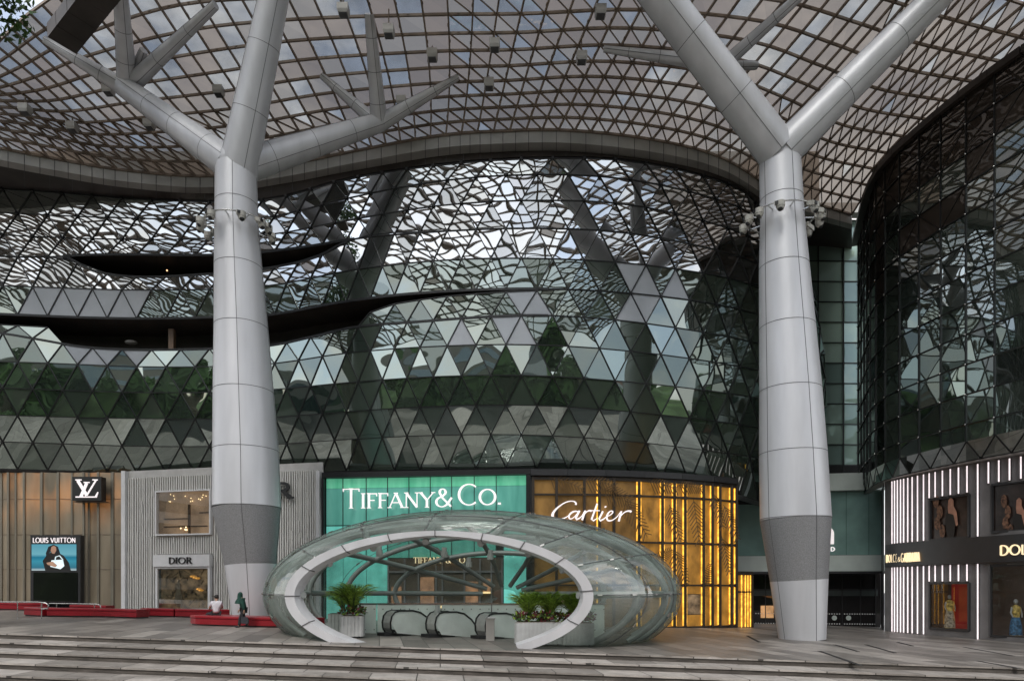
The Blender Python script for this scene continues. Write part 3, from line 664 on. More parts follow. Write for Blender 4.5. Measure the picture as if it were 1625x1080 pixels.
# ------------------------------------------------------------------ wall segments for the shopfronts
class Seg:
    def __init__(s, px0, D0, px1, D1):
        s.A = Vector(((px0-CX)/F*D0, D0, 0)); s.B = Vector(((px1-CX)/F*D1, D1, 0)); s.X = (s.B-s.A).normalized()
        s.N = Vector((s.X.y, -s.X.x, 0)); 
        if s.N.y > 0: s.N = -s.N
    def D(s, px):
        r = (px-CX)/F; dx, dy = s.B.x-s.A.x, s.B.y-s.A.y; t = (r*s.A.y-s.A.x)/(dx-r*dy); return s.A.y+dy*t
    def pt(s, px, py, off=0):
        D = s.D(px); return W(px, py, D)+s.N*off
    def z(s, py, px): return EYE+(HZ-py)/F*s.D(px)
    def rect(s, mb, px0, py0, px1, py1, off=0, th=.06, ref=None, mi=0):
        ref = (px0+px1)/2 if ref is None else ref; a = s.pt(px0, HZ); b = s.pt(px1, HZ); z0, z1 = s.z(py1, ref), s.z(py0, ref)
        c = (a+b)/2+s.N*(off+th/2); c.z = (z0+z1)/2
        mb.box(c, ((b-a).length, th, z1-z0), (s.X, s.N, Vector((0, 0, 1))), mi)
    def frame(s, mb, px0, py0, px1, py1, t, off, th, ref=None, mi=0):
        tx = t; s.rect(mb, px0, py0, px1, py0+t, off, th, ref or (px0+px1)/2, mi); s.rect(mb, px0, py1-t, px1, py1, off, th, ref or (px0+px1)/2, mi)
        s.rect(mb, px0, py0+t, px0+tx, py1-t, off, th, ref or (px0+px1)/2, mi); s.rect(mb, px1-tx, py0+t, px1, py1-t, off, th, ref or (px0+px1)/2, mi)
# --- gold ribbed boutique (far left)
lv = Seg(-160, 43.4, 202, 43.2)
st = thing('storefront', 'bronze ribbed glass shopfront at the far left behind the red benches', 'shopfront', lv.pt(20, 966))
MT['gold_rib'] = M('bronze_mesh_glass', (.37, .31, .225), .35, .3, .3, .5, stretch=(2, 2, .35))
MT['rib_edge'] = M('champagne_fin', (.26, .235, .19), .35, .5, .1, 1)
xs_ = [-150, -128, -105, -82, -60, -38, -15, 3, 18, 26, 43, 66, 71, 92, 97, 115, 137, 142, 160, 178, 183, 198]
m = MB(); fins = MB(); hl = MB()
for i in range(len(xs_)-1):
    a, b = xs_[i], xs_[i+1]; A = lv.pt(a, 0, 0 if i % 2 else .22); B = lv.pt(b, 0, .22 if i % 2 else 0); zt, zb = lv.z(750, 100), .5
    m.add([Vector((A.x, A.y, zb)), Vector((B.x, B.y, zb)), Vector((B.x, B.y, zt)), Vector((A.x, A.y, zt))], [(0, 1, 2, 3)])
    fins.bar(Vector((A.x, A.y-.03, zb)), Vector((A.x, A.y-.03, zt)), .12, .1, Vector((0, 1, 0)))
    for yy in (792, 848, 903): z = lv.z(yy, 60); hl.bar(Vector((A.x, A.y-.015, z)), Vector((B.x, B.y-.015, z)), .03, .03)
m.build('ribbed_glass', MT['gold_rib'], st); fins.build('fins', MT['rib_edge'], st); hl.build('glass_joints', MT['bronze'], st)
# amber backlight put into the bronze glass itself as emission, stronger towards the top
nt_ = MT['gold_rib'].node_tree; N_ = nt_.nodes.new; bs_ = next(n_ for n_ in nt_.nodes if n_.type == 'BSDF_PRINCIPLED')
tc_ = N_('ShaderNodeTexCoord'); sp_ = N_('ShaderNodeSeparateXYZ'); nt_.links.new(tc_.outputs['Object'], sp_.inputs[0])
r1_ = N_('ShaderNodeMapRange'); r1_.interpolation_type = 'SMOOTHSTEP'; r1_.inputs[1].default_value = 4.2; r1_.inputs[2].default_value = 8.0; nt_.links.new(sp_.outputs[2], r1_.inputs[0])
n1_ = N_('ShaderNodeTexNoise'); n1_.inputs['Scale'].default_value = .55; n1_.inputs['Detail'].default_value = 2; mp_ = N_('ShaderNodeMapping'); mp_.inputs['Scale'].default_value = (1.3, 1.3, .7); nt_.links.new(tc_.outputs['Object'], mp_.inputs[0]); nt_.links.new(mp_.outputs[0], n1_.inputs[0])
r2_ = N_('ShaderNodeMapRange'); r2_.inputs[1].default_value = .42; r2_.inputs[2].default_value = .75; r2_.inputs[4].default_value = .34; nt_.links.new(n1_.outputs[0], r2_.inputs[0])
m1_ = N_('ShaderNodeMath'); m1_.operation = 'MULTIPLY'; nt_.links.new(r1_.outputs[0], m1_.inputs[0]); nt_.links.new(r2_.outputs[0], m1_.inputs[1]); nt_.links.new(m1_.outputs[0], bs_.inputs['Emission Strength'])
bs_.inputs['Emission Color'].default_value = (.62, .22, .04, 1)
sg = thing('shop_sign', 'dark square sign with a white interlaced monogram high on the bronze shopfront', 'sign', lv.pt(155, 798))
m = MB(); lv.rect(m, 131, 760, 176, 797, .5, .5); lv.rect(m, 131.5, 798, 180, 799, .4, .5); m.build('box', MT['letter_black'], sg)
def poly_text(segs, seg, off, mi=0):
    mb = MB(); e = 0
    for pts, ws in segs:
        e += 1; O = seg.pt(pts[0][0], pts[0][1], off)
        P3 = [seg.pt(p[0], p[1], off) for p in pts]
        n = len(pts); Ls = []; Rs = []
        for i in range(n):
            a = pts[max(i-1, 0)]; b = pts[min(i+1, n-1)]; dx, dy = b[0]-a[0], b[1]-a[1]; l = math.hypot(dx, dy) or 1; nx, ny = -dy/l, dx/l; w = ws[i]/2 if hasattr(ws, '__len__') else ws/2
            Ls.append(seg.pt(pts[i][0]+nx*w, pts[i][1]+ny*w, off)); Rs.append(seg.pt(pts[i][0]-nx*w, pts[i][1]-ny*w, off))
        dd = seg.N*(.04+.003*(e % 9)); m2 = 2*n
        fs = [(i, i+1, n+i+1, n+i) for i in range(n-1)]+[(i, i+1, m2+i+1, m2+i) for i in range(n-1)]+[(n+i, n+i+1, m2+n+i+1, m2+n+i) for i in range(n-1)]+[(0, n, m2+n, m2), (n-1, 2*n-1, m2+2*n-1, m2+n-1)]
        mb.add([p+dd for p in Ls+Rs]+Ls+Rs, fs, mi)
    return mb
mono = [([(140, 766), (154, 789)], 4.5), ([(154, 789), (168, 766)], 2.2), ([(136.5, 765), (146, 765)], 1.6), ([(163, 765), (171, 765)], 1.6),
        ([(154, 770), (145, 791)], 4.2), ([(149.5, 769), (158.5, 769)], 1.6), ([(137, 791.5), (168, 791.5)], 1.8), ([(168, 792), (171.5, 784)], [3, 1.2])]
mb = poly_text(mono, lv, 1.0); mb.build('monogram', MT['letter'], sg)
kiosk = thing('display_case', 'tall black display case with lit blue advertising screen on the bronze shopfront', 'display case', lv.pt(98, 966))
m = MB(); lv.rect(m, 60, 850, 138, 968, .3, .35); m.build('case', MT['dark_grey'], kiosk)
m = MB(); lv.rect(m, 65, 908, 134, 964, .66, .02); m.build('lower_glass', mirror_glass('black_glass', (.006, .006, .007), (.4, .4, .4), .1, .12, 0, .05), kiosk)
w_ = textwidth('LOUIS VUITTON', None, .06); X = lv.X; O = lv.pt(64, 861.5, .66); L_ = (lv.pt(131, 861.5, .66)-O).length
mb, _ = text('LOUIS VUITTON', O, X, L_/w_, lv.N, .115, .10, False, .06, depth=.03); mb.build('lettering', MT['letter'], kiosk)
m, t, N, Lk = newmat('advert_sky_blue')
out = N('ShaderNodeOutputMaterial'); em = N('ShaderNodeEmission'); tcn = N('ShaderNodeTexCoord'); sp = N('ShaderNodeSeparateXYZ'); rp = N('ShaderNodeValToRGB'); Lk(tcn.outputs['Generated'], sp.inputs[0]); Lk(sp.outputs[2], rp.inputs[0]); Lk(rp.outputs[0], em.inputs[0]); Lk(em.outputs[0], out.inputs[0])
e = rp.color_ramp.elements; e[0].position = 0; e[0].color = (.5, .6, .62, 1); e[1].position = .1; e[1].color = (.04, .17, .24, 1)
for p_, c_ in ((.35, (.05, .28, .38, 1)), (.5, (.02, .18, .28, 1)), (.62, (.16, .42, .5, 1)), (1, (.10, .33, .42, 1))): k_ = e.new(p_); k_.color = c_
em.inputs[1].default_value = .55
mm = m; m = MB(); lv.rect(m, 62.5, 864, 132, 905, .66, .03); scr = m.build('screen', mm, kiosk)
for pts, nm, mt in (([(84, 905), (80, 890), (87, 880), (94, 876), (104, 877), (113, 882), (121, 893), (124, 905)], 'advert_coat', MT['hair']),
                    ([(92, 876), (86, 884), (85, 878), (89, 868), (97, 864.5), (104, 868), (107, 877), (109, 885), (102, 878)], 'advert_hair', MT['trousers']),
                    ([(92.5, 874), (94, 868), (97.5, 866.5), (101, 868.5), (101.5, 874), (98.5, 879), (95, 878.5)], 'advert_face', M('advert_skin', (.32, .18, .12), .5, emit=.35)),
                    ([(92, 899), (94, 889), (112, 888), (114, 898), (108, 903)], 'advert_bag', M('advert_bag_white', (.55, .65, .68), .5, emit=.6)),
                    ([(86, 893), (96, 891), (103, 897), (100, 900), (88, 896)], 'advert_hand', M('advert_skin_light', (.36, .21, .14), .5, emit=.35))):
    m = MB(); off_ = .7+.004*len(scr.children); m.prism([lv.pt(a, b, off_) for a, b in pts], lv.N*.003); m.build(nm, mt, scr)
mb = poly_text([([(100, 890), (101, 884), (107, 882), (112, 888)], 1.3)], lv, .72); mb.build('advert_handle', M('advert_bag_strap', (.5, .6, .62), .5, emit=.5), scr)
# --- white louvred boutique
dr = Seg(202, 43.0, 512, 39.9)
st = thing('storefront', 'pale grey shopfront of fine vertical ribs with black serif letters', 'shopfront', dr.pt(357, 968))
MT['louvre'] = M('pale_louvre', (.66, .65, .615), .5, 0, .08, 1.5); MT['louvre_back'] = M('grey_backing', (.5, .49, .47), .6)
m = MB(); dr.rect(m, 202, 740, 512, 985, -.1, .08, 357); m.build('backing', MT['louvre_back'], st)
rb = MB(); tx = 206
random.seed(3)
while tx < 507:
    zb0, zt0 = GZ(dr.pt(tx, 0).x), dr.z(752, 357)
    segsz = [(zb0, zt0)]
    if 250 < tx < 341: segsz = [(dr.z(878, 300), dr.z(850, 300)), (dr.z(777, 300), zt0)]
    for (z0, z1) in segsz:
        a = dr.pt(tx, 0, .06)
        step = .0
        zz_ = z0
        while zz_ < z1-.05:
            ln = random.choice([.7, 1.2, 2.5, 3.5]); z2 = min(z1, zz_+ln); o2 = random.choice([0, 0, 0, .035]) 
            a = dr.pt(tx, 0, .06+o2); rb.bar(Vector((a.x, a.y, zz_)), Vector((a.x, a.y, z2)), .075, .09, dr.N); zz_ = z2
    tx += 3.6
rb.build('ribs', MT['louvre'], st)
m = MB(); dr.rect(m, 198, 748, 204, 975, .0, .3); dr.rect(m, 505.5, 748, 511, 985, .0, .3); m.build('side_trims', MT['white'], st)
MT['warm_int'] = M('warm_interior', (.42, .27, .17), .6, 0, .35, .9, emit=.33); MT['dark_int'] = M('window_display_scene', (.17, .115, .065), .6, 0, .95, 2.2, emit=.3)  # shop lighting put into both colours as emission
win = MB(); dr.frame(win, 251, 778, 339, 849, 2.2, .05, .25); wf = win.build('window', MT['white'], st)
m = MB(); dr.rect(m, 253, 780, 337, 847, -.01, .02); m.build('interior_wall', MT['warm_int'], wf)
m = MB(); dr.rect(m, 253.2, 780, 336.8, 847, .16, .015); m.build('pane', MT['shop_glass'], wf)
m = MB()
for (a, b, c, d) in ((262, 822, 300, 824), (262, 834, 330, 836), (300, 800, 303, 846), (318, 812, 334, 814)): dr.rect(m, a, b, c, d, .03, .08)
m.build('shelves', M('shelf_brown', (.22, .13, .08), .5), wf)
m = MB()
for k in range(14): m.ball(dr.pt(265+random.random()*66, 784+random.random()*14, .1), .035, 6, 4)
for k in range(5): m.ball(dr.pt(288+random.random()*20, 836+random.random()*6, .14), .05, 6, 4)
m.build('spotlights', M('warm_spots', (1, .75, .4), .5, emit=1.6), wf)
m = MB(); dr.rect(m, 250, 880, 339, 898.5, .05, .35); hd = m.build('sign_board', MT['white'], st)
def put_text(s, seg, px0, px1, pyb, pyt, off, mat, name, par, **kw):
    O = seg.pt(px0, pyb, off); h = (pyb-pyt)/F*seg.D(px0); Lw = (seg.pt(px1, pyb, off)-O).length
    caps = kw.get('caps'); tr = kw.get('track', .08); tw = textwidth(s, caps, tr, 1.0)
    n = len(s)-1; xs = (Lw/h-tr*n)/(tw-tr*n)
    mb, _ = text(s, O, seg.X, h, seg.N, xs=xs, **kw); return mb.build(name, mat, par)
put_text('DIOR', dr, 276, 312, 894, 884.5, .4, MT['letter_black'], 'lettering', hd, thick=.17, thin=.05)
put_text('R', dr, 440, 467, 791, 768, .25, MT['letter_black'], 'lettering', st, thick=.28, thin=.17)
put_text('DIO', dr, 352, 425, 791, 768, .2, MT['letter_black'], 'lettering', st, thick=.17, thin=.05)
dw = MB(); dr.frame(dw, 252, 898.5, 338, 968, 3.2, .05, .25, mi=0); dwo = dw.build('window', MT['white'], st)
m = MB(); dr.rect(m, 256, 903, 335, 966, .0, .03); m.build('display_backdrop', MT['dark_int'], dwo)
m = MB()
fig = [(283, 962), (281, 945), (284, 934), (283, 926), (286, 922), (289, 926), (289, 934), (292, 946), (291, 962)]
m.prism([dr.pt(a, b, .12) for a, b in fig], dr.N*.08); m.ball(dr.pt(286, 921, .16), .09, 8, 6); m.build('mannequin', M('beige_mannequin', (.28, .22, .15), .6, emit=.05), dwo)
m = MB(); random.seed(5)
for k in range(60):
    p = dr.pt(258+random.random()*74, 906+random.random()*45, .08); q = p+dr.X*random.uniform(-.5, .5)+Vector((0, 0, random.uniform(-.4, .4))); m.bar(p, q, .035, .03)
m.build('carved_branches', M('bronze_carving', (.16, .11, .06), .5, .2, .5, 5), dwo)
m = MB()
for (x, y) in ((308, 914), (312, 916), (321, 936), (318, 934), (316, 917)): m.ball(dr.pt(x, y, .14), .11, 6, 4, sc=(1.6, 1, .7))
m.build('gilded_birds', M('gold_birds', (.8, .38, .08), .4, .2, .3, 4, emit=.35), dwo)
m = MB(); dr.rect(m, 256, 903, 335, 966, .22, .012); m.build('pane', MT['shop_glass'], dwo)
# --- teal shopfront
tf = Seg(512, 39.4, 842, 38.1)
st = thing('storefront', 'backlit teal glass shopfront behind the glass pod', 'shopfront', tf.pt(675, 990))
def teal_mat(name, c0, c1, strength):
    m, t, N, L = newmat(name); out = N('ShaderNodeOutputMaterial'); b = N('ShaderNodeBsdfPrincipled'); tcn = N('ShaderNodeTexCoord'); sp = N('ShaderNodeSeparateXYZ'); L(tcn.outputs['Object'], sp.inputs[0])
    w = N('ShaderNodeTexNoise'); w.inputs['Scale'].default_value = .8; w.inputs['Detail'].default_value = 6; mpn = N('ShaderNodeMapping'); mpn.inputs['Scale'].default_value = (3, 3, .5); L(tcn.outputs['Object'], mpn.inputs[0]); L(mpn.outputs[0], w.inputs[0])
    r = N('ShaderNodeValToRGB'); r.color_ramp.elements[0].color = (*c0, 1); r.color_ramp.elements[1].color = (*c1, 1); r.color_ramp.elements[0].position = .3; r.color_ramp.elements[1].position = .72; L(w.outputs[0], r.inputs[0])
    L(r.outputs[0], b.inputs['Base Color']); L(r.outputs[0], b.inputs['Emission Color']); b.inputs['Emission Strength'].default_value = strength; b.inputs['Roughness'].default_value = .12; L(b.outputs[0], out.inputs[0]); return m
MT['teal'] = teal_mat('teal_backlit_glass', (.075, .27, .22), (.12, .37, .30), .28); MT['teal_bright'] = teal_mat('bright_teal_backlit_glass', (.10, .40, .34), (.15, .50, .43), .45); MT['teal_green'] = teal_mat('green_backlit_glass', (.07, .34, .2), (.14, .47, .3), .4)
m = MB(); tf.rect(m, 512, 745, 846, 1000, -.35, .1, 675); m.build('backing', MT['dark_grey'], st)
edges = [516, 543, 580, 614, 648, 682, 716, 752, 787, 835]
for i in range(len(edges)-1):
    a, b = edges[i]+.5, edges[i+1]-.5
    m = MB(); tf.rect(m, a, 772, b, 831, -.2, .05, 675); m.build('upper_pane', MT['teal'], st)
    m = MB(); tf.rect(m, a, 756, b, 771.5, -.2, .05, 675); m.build('top_pane', MT['teal_green'], st)
    if b < 616 or a > 780: m = MB(); tf.rect(m, a if a < 780 else 799, 832, b, 985, -.2, .05, 675); m.build('lower_pane', MT['teal_bright'], st)
    else: m = MB(); tf.rect(m, a, 832, b, 884, -.2, .05, 675); m.build('lower_pane', MT['teal'], st)
m = MB()
for e_ in edges: tf.rect(m, e_-.5, 755, e_+.5, 884, -.15, .05, 675)
tf.rect(m, 512, 747, 846, 755.5, -.1, .25, 675); tf.rect(m, 511.5, 756, 515.5, 990, -.1, .25, 675); tf.rect(m, 836, 756, 846, 990, -.1, .25, 675); tf.rect(m, 516, 831, 836, 832.5, -.14, .03, 675)
m.build('frame', MT['mullion'], st)
m = MB(); tf.rect(m, 612, 885, 798, 990, -.22, .04, 675); ent = m.build('entrance', M('dim_brown_interior', (.10, .075, .055), .35, 0, .4, 1), st)
m = MB()
for x in (614, 640, 662, 690, 700, 735, 760, 778, 795): tf.rect(m, x, 886, x+2.5, 988, -.17, .08, 675)
tf.rect(m, 614, 905, 797, 908, -.16, .09, 675); m.build('door_frames', MT['stone_grey'], ent)
m = MB()
for (a, b, c, d) in ((666, 915, 688, 960), (738, 922, 758, 955), (766, 918, 780, 940), (620, 930, 636, 962)): tf.rect(m, a, b, c, d, -.15, .02, 675)
m.build('lit_shelves', M('warm_shelf_light', (.35, .18, .10), .5, 0, .4, 3, emit=.3), ent)
m = MB()
for (a, b, c, d) in ((690, 960, 712, 964), (733, 962, 748, 965), (783, 962, 792, 965), (747, 938, 778, 941)): tf.rect(m, a, b, c, d, -.1, .1, 675)
m.build('counter_lamps', M('lit_counter', (1, .7, .35), .5, emit=.8), ent)
sg = thing('shop_sign', 'large white lit serif lettering with an ampersand across the teal shopfront', 'sign', tf.pt(670, 808))
put_text('TIFFANY', tf, 545, 690, 806.5, 776, .15, MT['letter'], 'lettering', sg, thick=.11, thin=.045, caps=[0], track=.03)
put_text('&', tf, 691, 718, 804, 776, .15, MT['letter'], 'lettering', sg, thick=.13, thin=.05)
put_text('CO.', tf, 727, 797, 801.5, 769, .15, MT['letter'], 'lettering', sg, thick=.12, thin=.045, caps=[0], track=.03)
sg = thing('shop_sign', 'small gold serif letters above the entrance seen through the pod', 'sign', tf.pt(690, 890))
put_text('TIFFANY & CO.', tf, 657, 742, 893, 884, .1, MT['letter_gold'], 'lettering', sg, thick=.12, thin=.06, track=.06)
# --- golden shopfront (convex)
gx = [846, 883, 927, 951, 974, 1014, 1051, 1070, 1087, 1116, 1130, 1142, 1160, 1168]
def gD(px): return cr_interp([846, 950, 1040, 1110, 1168, 1190], [37.7, 37.9, 38.6, 39.5, 40.9, 41.6], px)
st = thing('storefront', 'glowing golden shopfront of tall backlit panels with dark bronze mullions', 'shopfront', (Wz(1000, 38.2, 0)))
MT['gold'] = M('gold_backlit_panel', (.22, .12, .035), .35, .2, .5, 1.3, emit=.17, stretch=(1, 1, .6)); MT['gold_b'] = M('bright_gold_backlit_panel', (.34, .16, .025), .35, .1, .55, 1.6, emit=.3, stretch=(1, 1, .6))
MT['gold_led'] = M('gold_light_strip', (1, .50, .06), .5, 0, .5, 4, emit=.95)
gz = [8.2, 7.25, 4.65, 2.25, -.15]
mu = MB(); led = MB(); palm = MB(); random.seed(11)
for i in range(len(gx)-1):
    a, b = gx[i], gx[i+1]; sgm = Seg(a, gD(a), b, gD(b)); L_ = (sgm.B-sgm.A).length
    mu.bar(sgm.A+Vector((0, -.06, -.25)), sgm.A+Vector((0, -.06, 8.4)), .14, .2, Vector((0, 1, 0)))
    for r in range(4):
        if r == 3 and i in (9, 12, 8, 7): z1, z0 = 1.45, .1
        zt, zb = gz[r]-.05, gz[r+1]+.05
        c = (sgm.A+sgm.B)/2-sgm.N*.05; br_ = i >= 5
        m = MB()
        if r == 3 and i in (8, 12):
            for (q1, q0) in ((zt, 1.75), (.55, zb)): m.box(Vector((c.x, c.y, (q1+q0)/2)), (L_-.14, .03, q1-q0), (sgm.X, sgm.N, Vector((0, 0, 1))))
            w2 = MB(); w2.box(Vector((c.x, c.y, 1.15)), (L_-.14, .03, 1.14), (sgm.X, sgm.N, Vector((0, 0, 1)))); w2.build('display_window', MT['dark_int'], st)
        else: m.box(Vector((c.x, c.y, (zt+zb)/2)), (L_-.14, .03, zt-zb), (sgm.X, sgm.N, Vector((0, 0, 1))))
        m.build('panel', MT['gold_b'] if br_ else MT['gold'], st)
        pb = (sgm.B-sgm.X*.12+sgm.N*.0)
        if i not in (0, 1, 3): led.bar(Vector((pb.x, pb.y, zb+.05)), Vector((pb.x, pb.y, zt-.05)), .05, .04, sgm.N)
        if i >= 5: pa = sgm.A+sgm.X*.12; led.bar(Vector((pa.x, pa.y, zb+.05)), Vector((pa.x, pa.y, zt-.05)), .03, .04, sgm.N)
    for z in gz: mu.bar(Vector((sgm.A.x, sgm.A.y-.05, z)), Vector((sgm.B.x, sgm.B.y-.05, z)), .16, .10 if z != gz[0] else .3)
sgm = Seg(1168, gD(1168), 1191, gD(1191))
for (a, b) in ((1170, 1176), (1177, 1182), (1183, 1186), (1187, 1190)):
    m = MB(); sgm.rect(m, a, 912, b, 937, 0, .05, 1180); sgm.rect(m, a, 940, b, 994, 0, .05, 1180); m.build('panel', MT['gold_b'], st); sgm.rect(led, b-1.2, 912, b-.2, 994, .06, .03, 1180)
mu.bar(sgm.A+Vector((0, -.06, -.25)), sgm.A+Vector((0, -.06, 8.4)), .14, .2, Vector((0, 1, 0)))
sgm.rect(mu, 1168, 906, 1192, 911.5, -.05, .2, 1180); sgm.rect(mu, 1168, 937.5, 1192, 939.5, 0, .12, 1180); sgm.rect(mu, 1168, 994.5, 1192, 999, -.05, .2, 1180); sgm.rect(mu, 1190.3, 912, 1193, 997, -.05, .2, 1180)
# palm frond silhouettes on the panels
def frond(cx, cy, ang, ln, w):
    D = gD(cx)-.12; c = W(cx, cy, D); d = Vector((math.cos(ang), 0, math.sin(ang))); n_ = 11; k0 = ln/F*D
    pts = [c+d*k0*t/n_+Vector((0, 0, -.25*k0*(t/n_)**2)) for t in range(n_+1)]
    for t in range(n_): palm.bar(pts[t], pts[t+1], .03, .02, Vector((0, 1, 0)))
    for t in range(1, n_):
        for s_ in (-1, 1):
            a2 = ang+s_*1.0; q = pts[t]+Vector((math.cos(a2), 0, math.sin(a2)-.35))*w/F*D*(1-.5*t/n_)
            q.y = pts[t].y+(q.x-pts[t].x)*(gD(cx+10)-gD(cx-10))/(20/F*D)*.9; palm.bar(pts[t], q, .05, .01, Vector((0, 1, 0)))
for (x, y, a_, l_, w_) in ((868, 757, -.1, 60, 16), (925, 762, .05, 55, 18), (955, 775, -.2, 50, 22), (1028, 765, 0, 48, 16), (990, 790, -.9, 60, 20), (1062, 800, -1.2, 50, 16), (1075, 770, .1, 40, 14), (1100, 790, -1.4, 60, 18), (1130, 780, -1.2, 50, 14), (1148, 800, -1.1, 50, 16), (1070, 870, -1.2, 50, 18), (1145, 850, -1.3, 50, 14), (1040, 890, .8, 40, 14), (1120, 930, 1.4, 50, 12)): frond(x, y, a_, l_, w_)
mu.build('mullions', M('dark_bronze', (.05, .038, .028), .45, .3), st); led.build('light_strips', MT['gold_led'], st); palm.build('palm_frond_pattern', M('palm_silhouette', (.13, .07, .02), .5), st)
m = MB(); 
for (a, b) in ((842, 900), (900, 960), (960, 1020), (1020, 1080), (1080, 1130), (1130, 1168)):
    A, B = Wz(a, gD(a)-.1, 0), Wz(b, gD(b)-.1, 0)
    m.bar(Vector((A.x, A.y, 8.42)), Vector((B.x, B.y, 8.42)), .4, .3)
    A, B = Wz(a, gD(a)+.25, 4), Wz(b, gD(b)+.25, 4); m.bar(A, B, .1, 9.4)
m.build('header', MT['dark_grey'], st)
sg = thing('shop_sign', 'white lit flowing script lettering on the golden shopfront', 'sign', W(938, 815, 37.4))
cs = Seg(870, 37.35, 1005, 37.75)
def bz(p0, p1, p2, p3, n=10): return [tuple((1-t)**3*p0[k]+3*(1-t)**2*t*p1[k]+3*(1-t)*t*t*p2[k]+t**3*p3[k] for k in (0, 1)) for t in [q/n for q in range(n+1)]]
def ww(n, a, b, c): return [a+(b-a)*(2*t/(n-1)) if t < (n-1)/2 else b+(c-b)*(2*t/(n-1)-1) for t in range(n)]
S_ = []
def add(pts, a, b, c): S_.append((pts, ww(len(pts), a, b, c)))
add(bz((913, 801), (916, 794), (902, 792), (890, 801)), 3, 1.4, 2); add(bz((890, 801), (874, 812), (870, 824), (888, 823.5)), 2, 4.2, 2.4); add(bz((888, 823.5), (896, 823), (902, 818), (905, 815)), 2.4, 1.6, 1.2)
add(bz((917, 812), (910, 808), (899, 817), (903, 822.5)), 1.6, 3, 2.2); add(bz((903, 822.5), (907, 825.5), (914, 817), (918, 811)), 2, 1.4, 1.4); add([(919, 810), (913, 822), (914.5, 824), (919, 822), (924, 817)], 3, 3, 1.2)
add([(923, 818), (928, 810), (923, 825)], 1.6, 2.8, 3); add(bz((924, 820), (928, 812), (934, 808), (938, 811)), 1.2, 1.8, 3)
add([(947, 799), (938, 824), (941, 826), (947, 822)], 2.6, 3, 1.2); add([(936, 810), (951, 810)], 1.5, 1.5, 1.5)
add([(956, 811), (950, 823), (952, 826), (957, 823.5), (962, 819)], 2.8, 3, 1.2); add([(959.5, 803), (960.5, 805)], 3, 3, 3)
add(bz((961, 820), (970, 817), (975, 811), (969, 810.5)), 1.2, 1.8, 1.8); add(bz((969, 810.5), (963, 812), (959, 824), (965, 826)), 1.6, 3, 2.4); add(bz((965, 826), (971, 827), (977, 821), (980, 818)), 2.4, 1.6, 1.2)
add([(979, 819), (985, 811), (981, 827)], 1.6, 2.8, 3); add(bz((982, 822), (987, 813), (995, 808), (1001, 812)), 1.2, 1.8, 3.2)
mb = poly_text(S_, cs, .1); mb.build('lettering', MT['letter'], sg)

# ------------------------------------------------------------------ link building between the two blocks (behind the right column)
lk = Seg(1185, 47, 1410, 45.5); lk2 = Seg(1240, 49, 1420, 49)
lb = thing('link_building', 'narrow green glass block between the two dark curved facades', 'building', lk.pt(1340, 1000))
g = MB(); mu = MB()
cols_ = [1240, 1270, 1298, 1338, 1362, 1388, 1415]; ry = [350+32.3*k for k in range(13)]
for i in range(len(cols_)-1):
    for j in range(len(ry)-1):
        q = [lk2.pt(cols_[i], ry[j]), lk2.pt(cols_[i+1], ry[j]), lk2.pt(cols_[i+1], ry[j+1]), lk2.pt(cols_[i], ry[j+1])]; g.add(q, [(0, 3, 2, 1)])
for x in cols_: mu.bar(lk2.pt(x, 345, .05), lk2.pt(x, 752, .05), .06, .1, lk2.N)
for y in ry: mu.bar(lk2.pt(1240, y, .05), lk2.pt(1415, y, .05), .06, .06)
rnd_attr(g.build('curtain_glass', MT['green_glass'], lb)); mu.build('mullions', MT['mullion'], lb)
m = MB(); lk.rect(m, 1160, 752, 1405, 779, -.3, .5, 1300); m.build('upper_fascia', MT['pale_green'], lb)
m = MB(); lk.rect(m, 1160, 779.5, 1405, 880, -.5, .3, 1300); tw_ = m.build('teal_wall', MT['teal_wall'], lb)
m = MB()
for x in (1215, 1258, 1301, 1344, 1380): lk.rect(m, x, 780, x+.6, 880, -.19, .01, 1300)
m.build('glass_joints', M('teal_joint', (.02, .07, .06), .4), tw_)
m = MB(); lk.rect(m, 1160, 881, 1405, 906, -.3, .55, 1300); 
m.build('lower_fascia', MT['pale_green'], lb)
m = MB(); lk.rect(m, 1160, 906.5, 1405, 910, -.5, 1.4, 1300); m.build('door_canopy', MT['dark_grey'], lb)
m = MB(); lk.rect(m, 1160, 908, 1405, 1003, -1.0, .1, 1300); en = m.build('glass_doors', mirror_glass('black_door_glass', (.01, .01, .011), (.4, .4, .4), .08, .12, 0, .1), lb); rnd_attr(en)
m = MB()
for x in (1192, 1218, 1240, 1310, 1342, 1372, 1396): lk.rect(m, x, 911, x+1.2, 1001, -.88, .08, 1300)
lk.rect(m, 1185, 934, 1400, 936.5, -.88, .07, 1300); lk.rect(m, 1185, 996, 1400, 1002, -.88, .09, 1300); m.build('door_frames', MT['dark_grey'], en)
m = MB(); lk.rect(m, 1185, 936.5, 1400, 945, -.87, .03, 1300); m.build('transom', M('smoky_transom', (.07, .085, .08), .3), en)
m = MB()
for yy in (973, 989):
    x = 1194
    while x < 1396:
        if not (1341 < x < 1345): lk.rect(m, x, yy, x+2.0, yy+1.6, -.86, .01, 1300)
        x += 4.1
m.build('warning_dots', MT['white'], en)
m = MB()
for x in (1330, 1353): m.tube([lk.pt(x, 980.5, -.85), lk.pt(x, 980.5, -.83)], .17, 14)
m.build('round_stickers', MT['pale_green'], en)
m = MB(); lk.rect(m, 1211, 961, 1232, 981, -.87, .02, 1300); m.build('lit_interior', M('warm_lobby', (.5, .27, .12), .5, 0, .4, 2, emit=.4), en)
sg = thing('wall_sign', 'white mall lettering on the teal wall, mostly hidden by the silver column', 'sign', lk.pt(1320, 850))
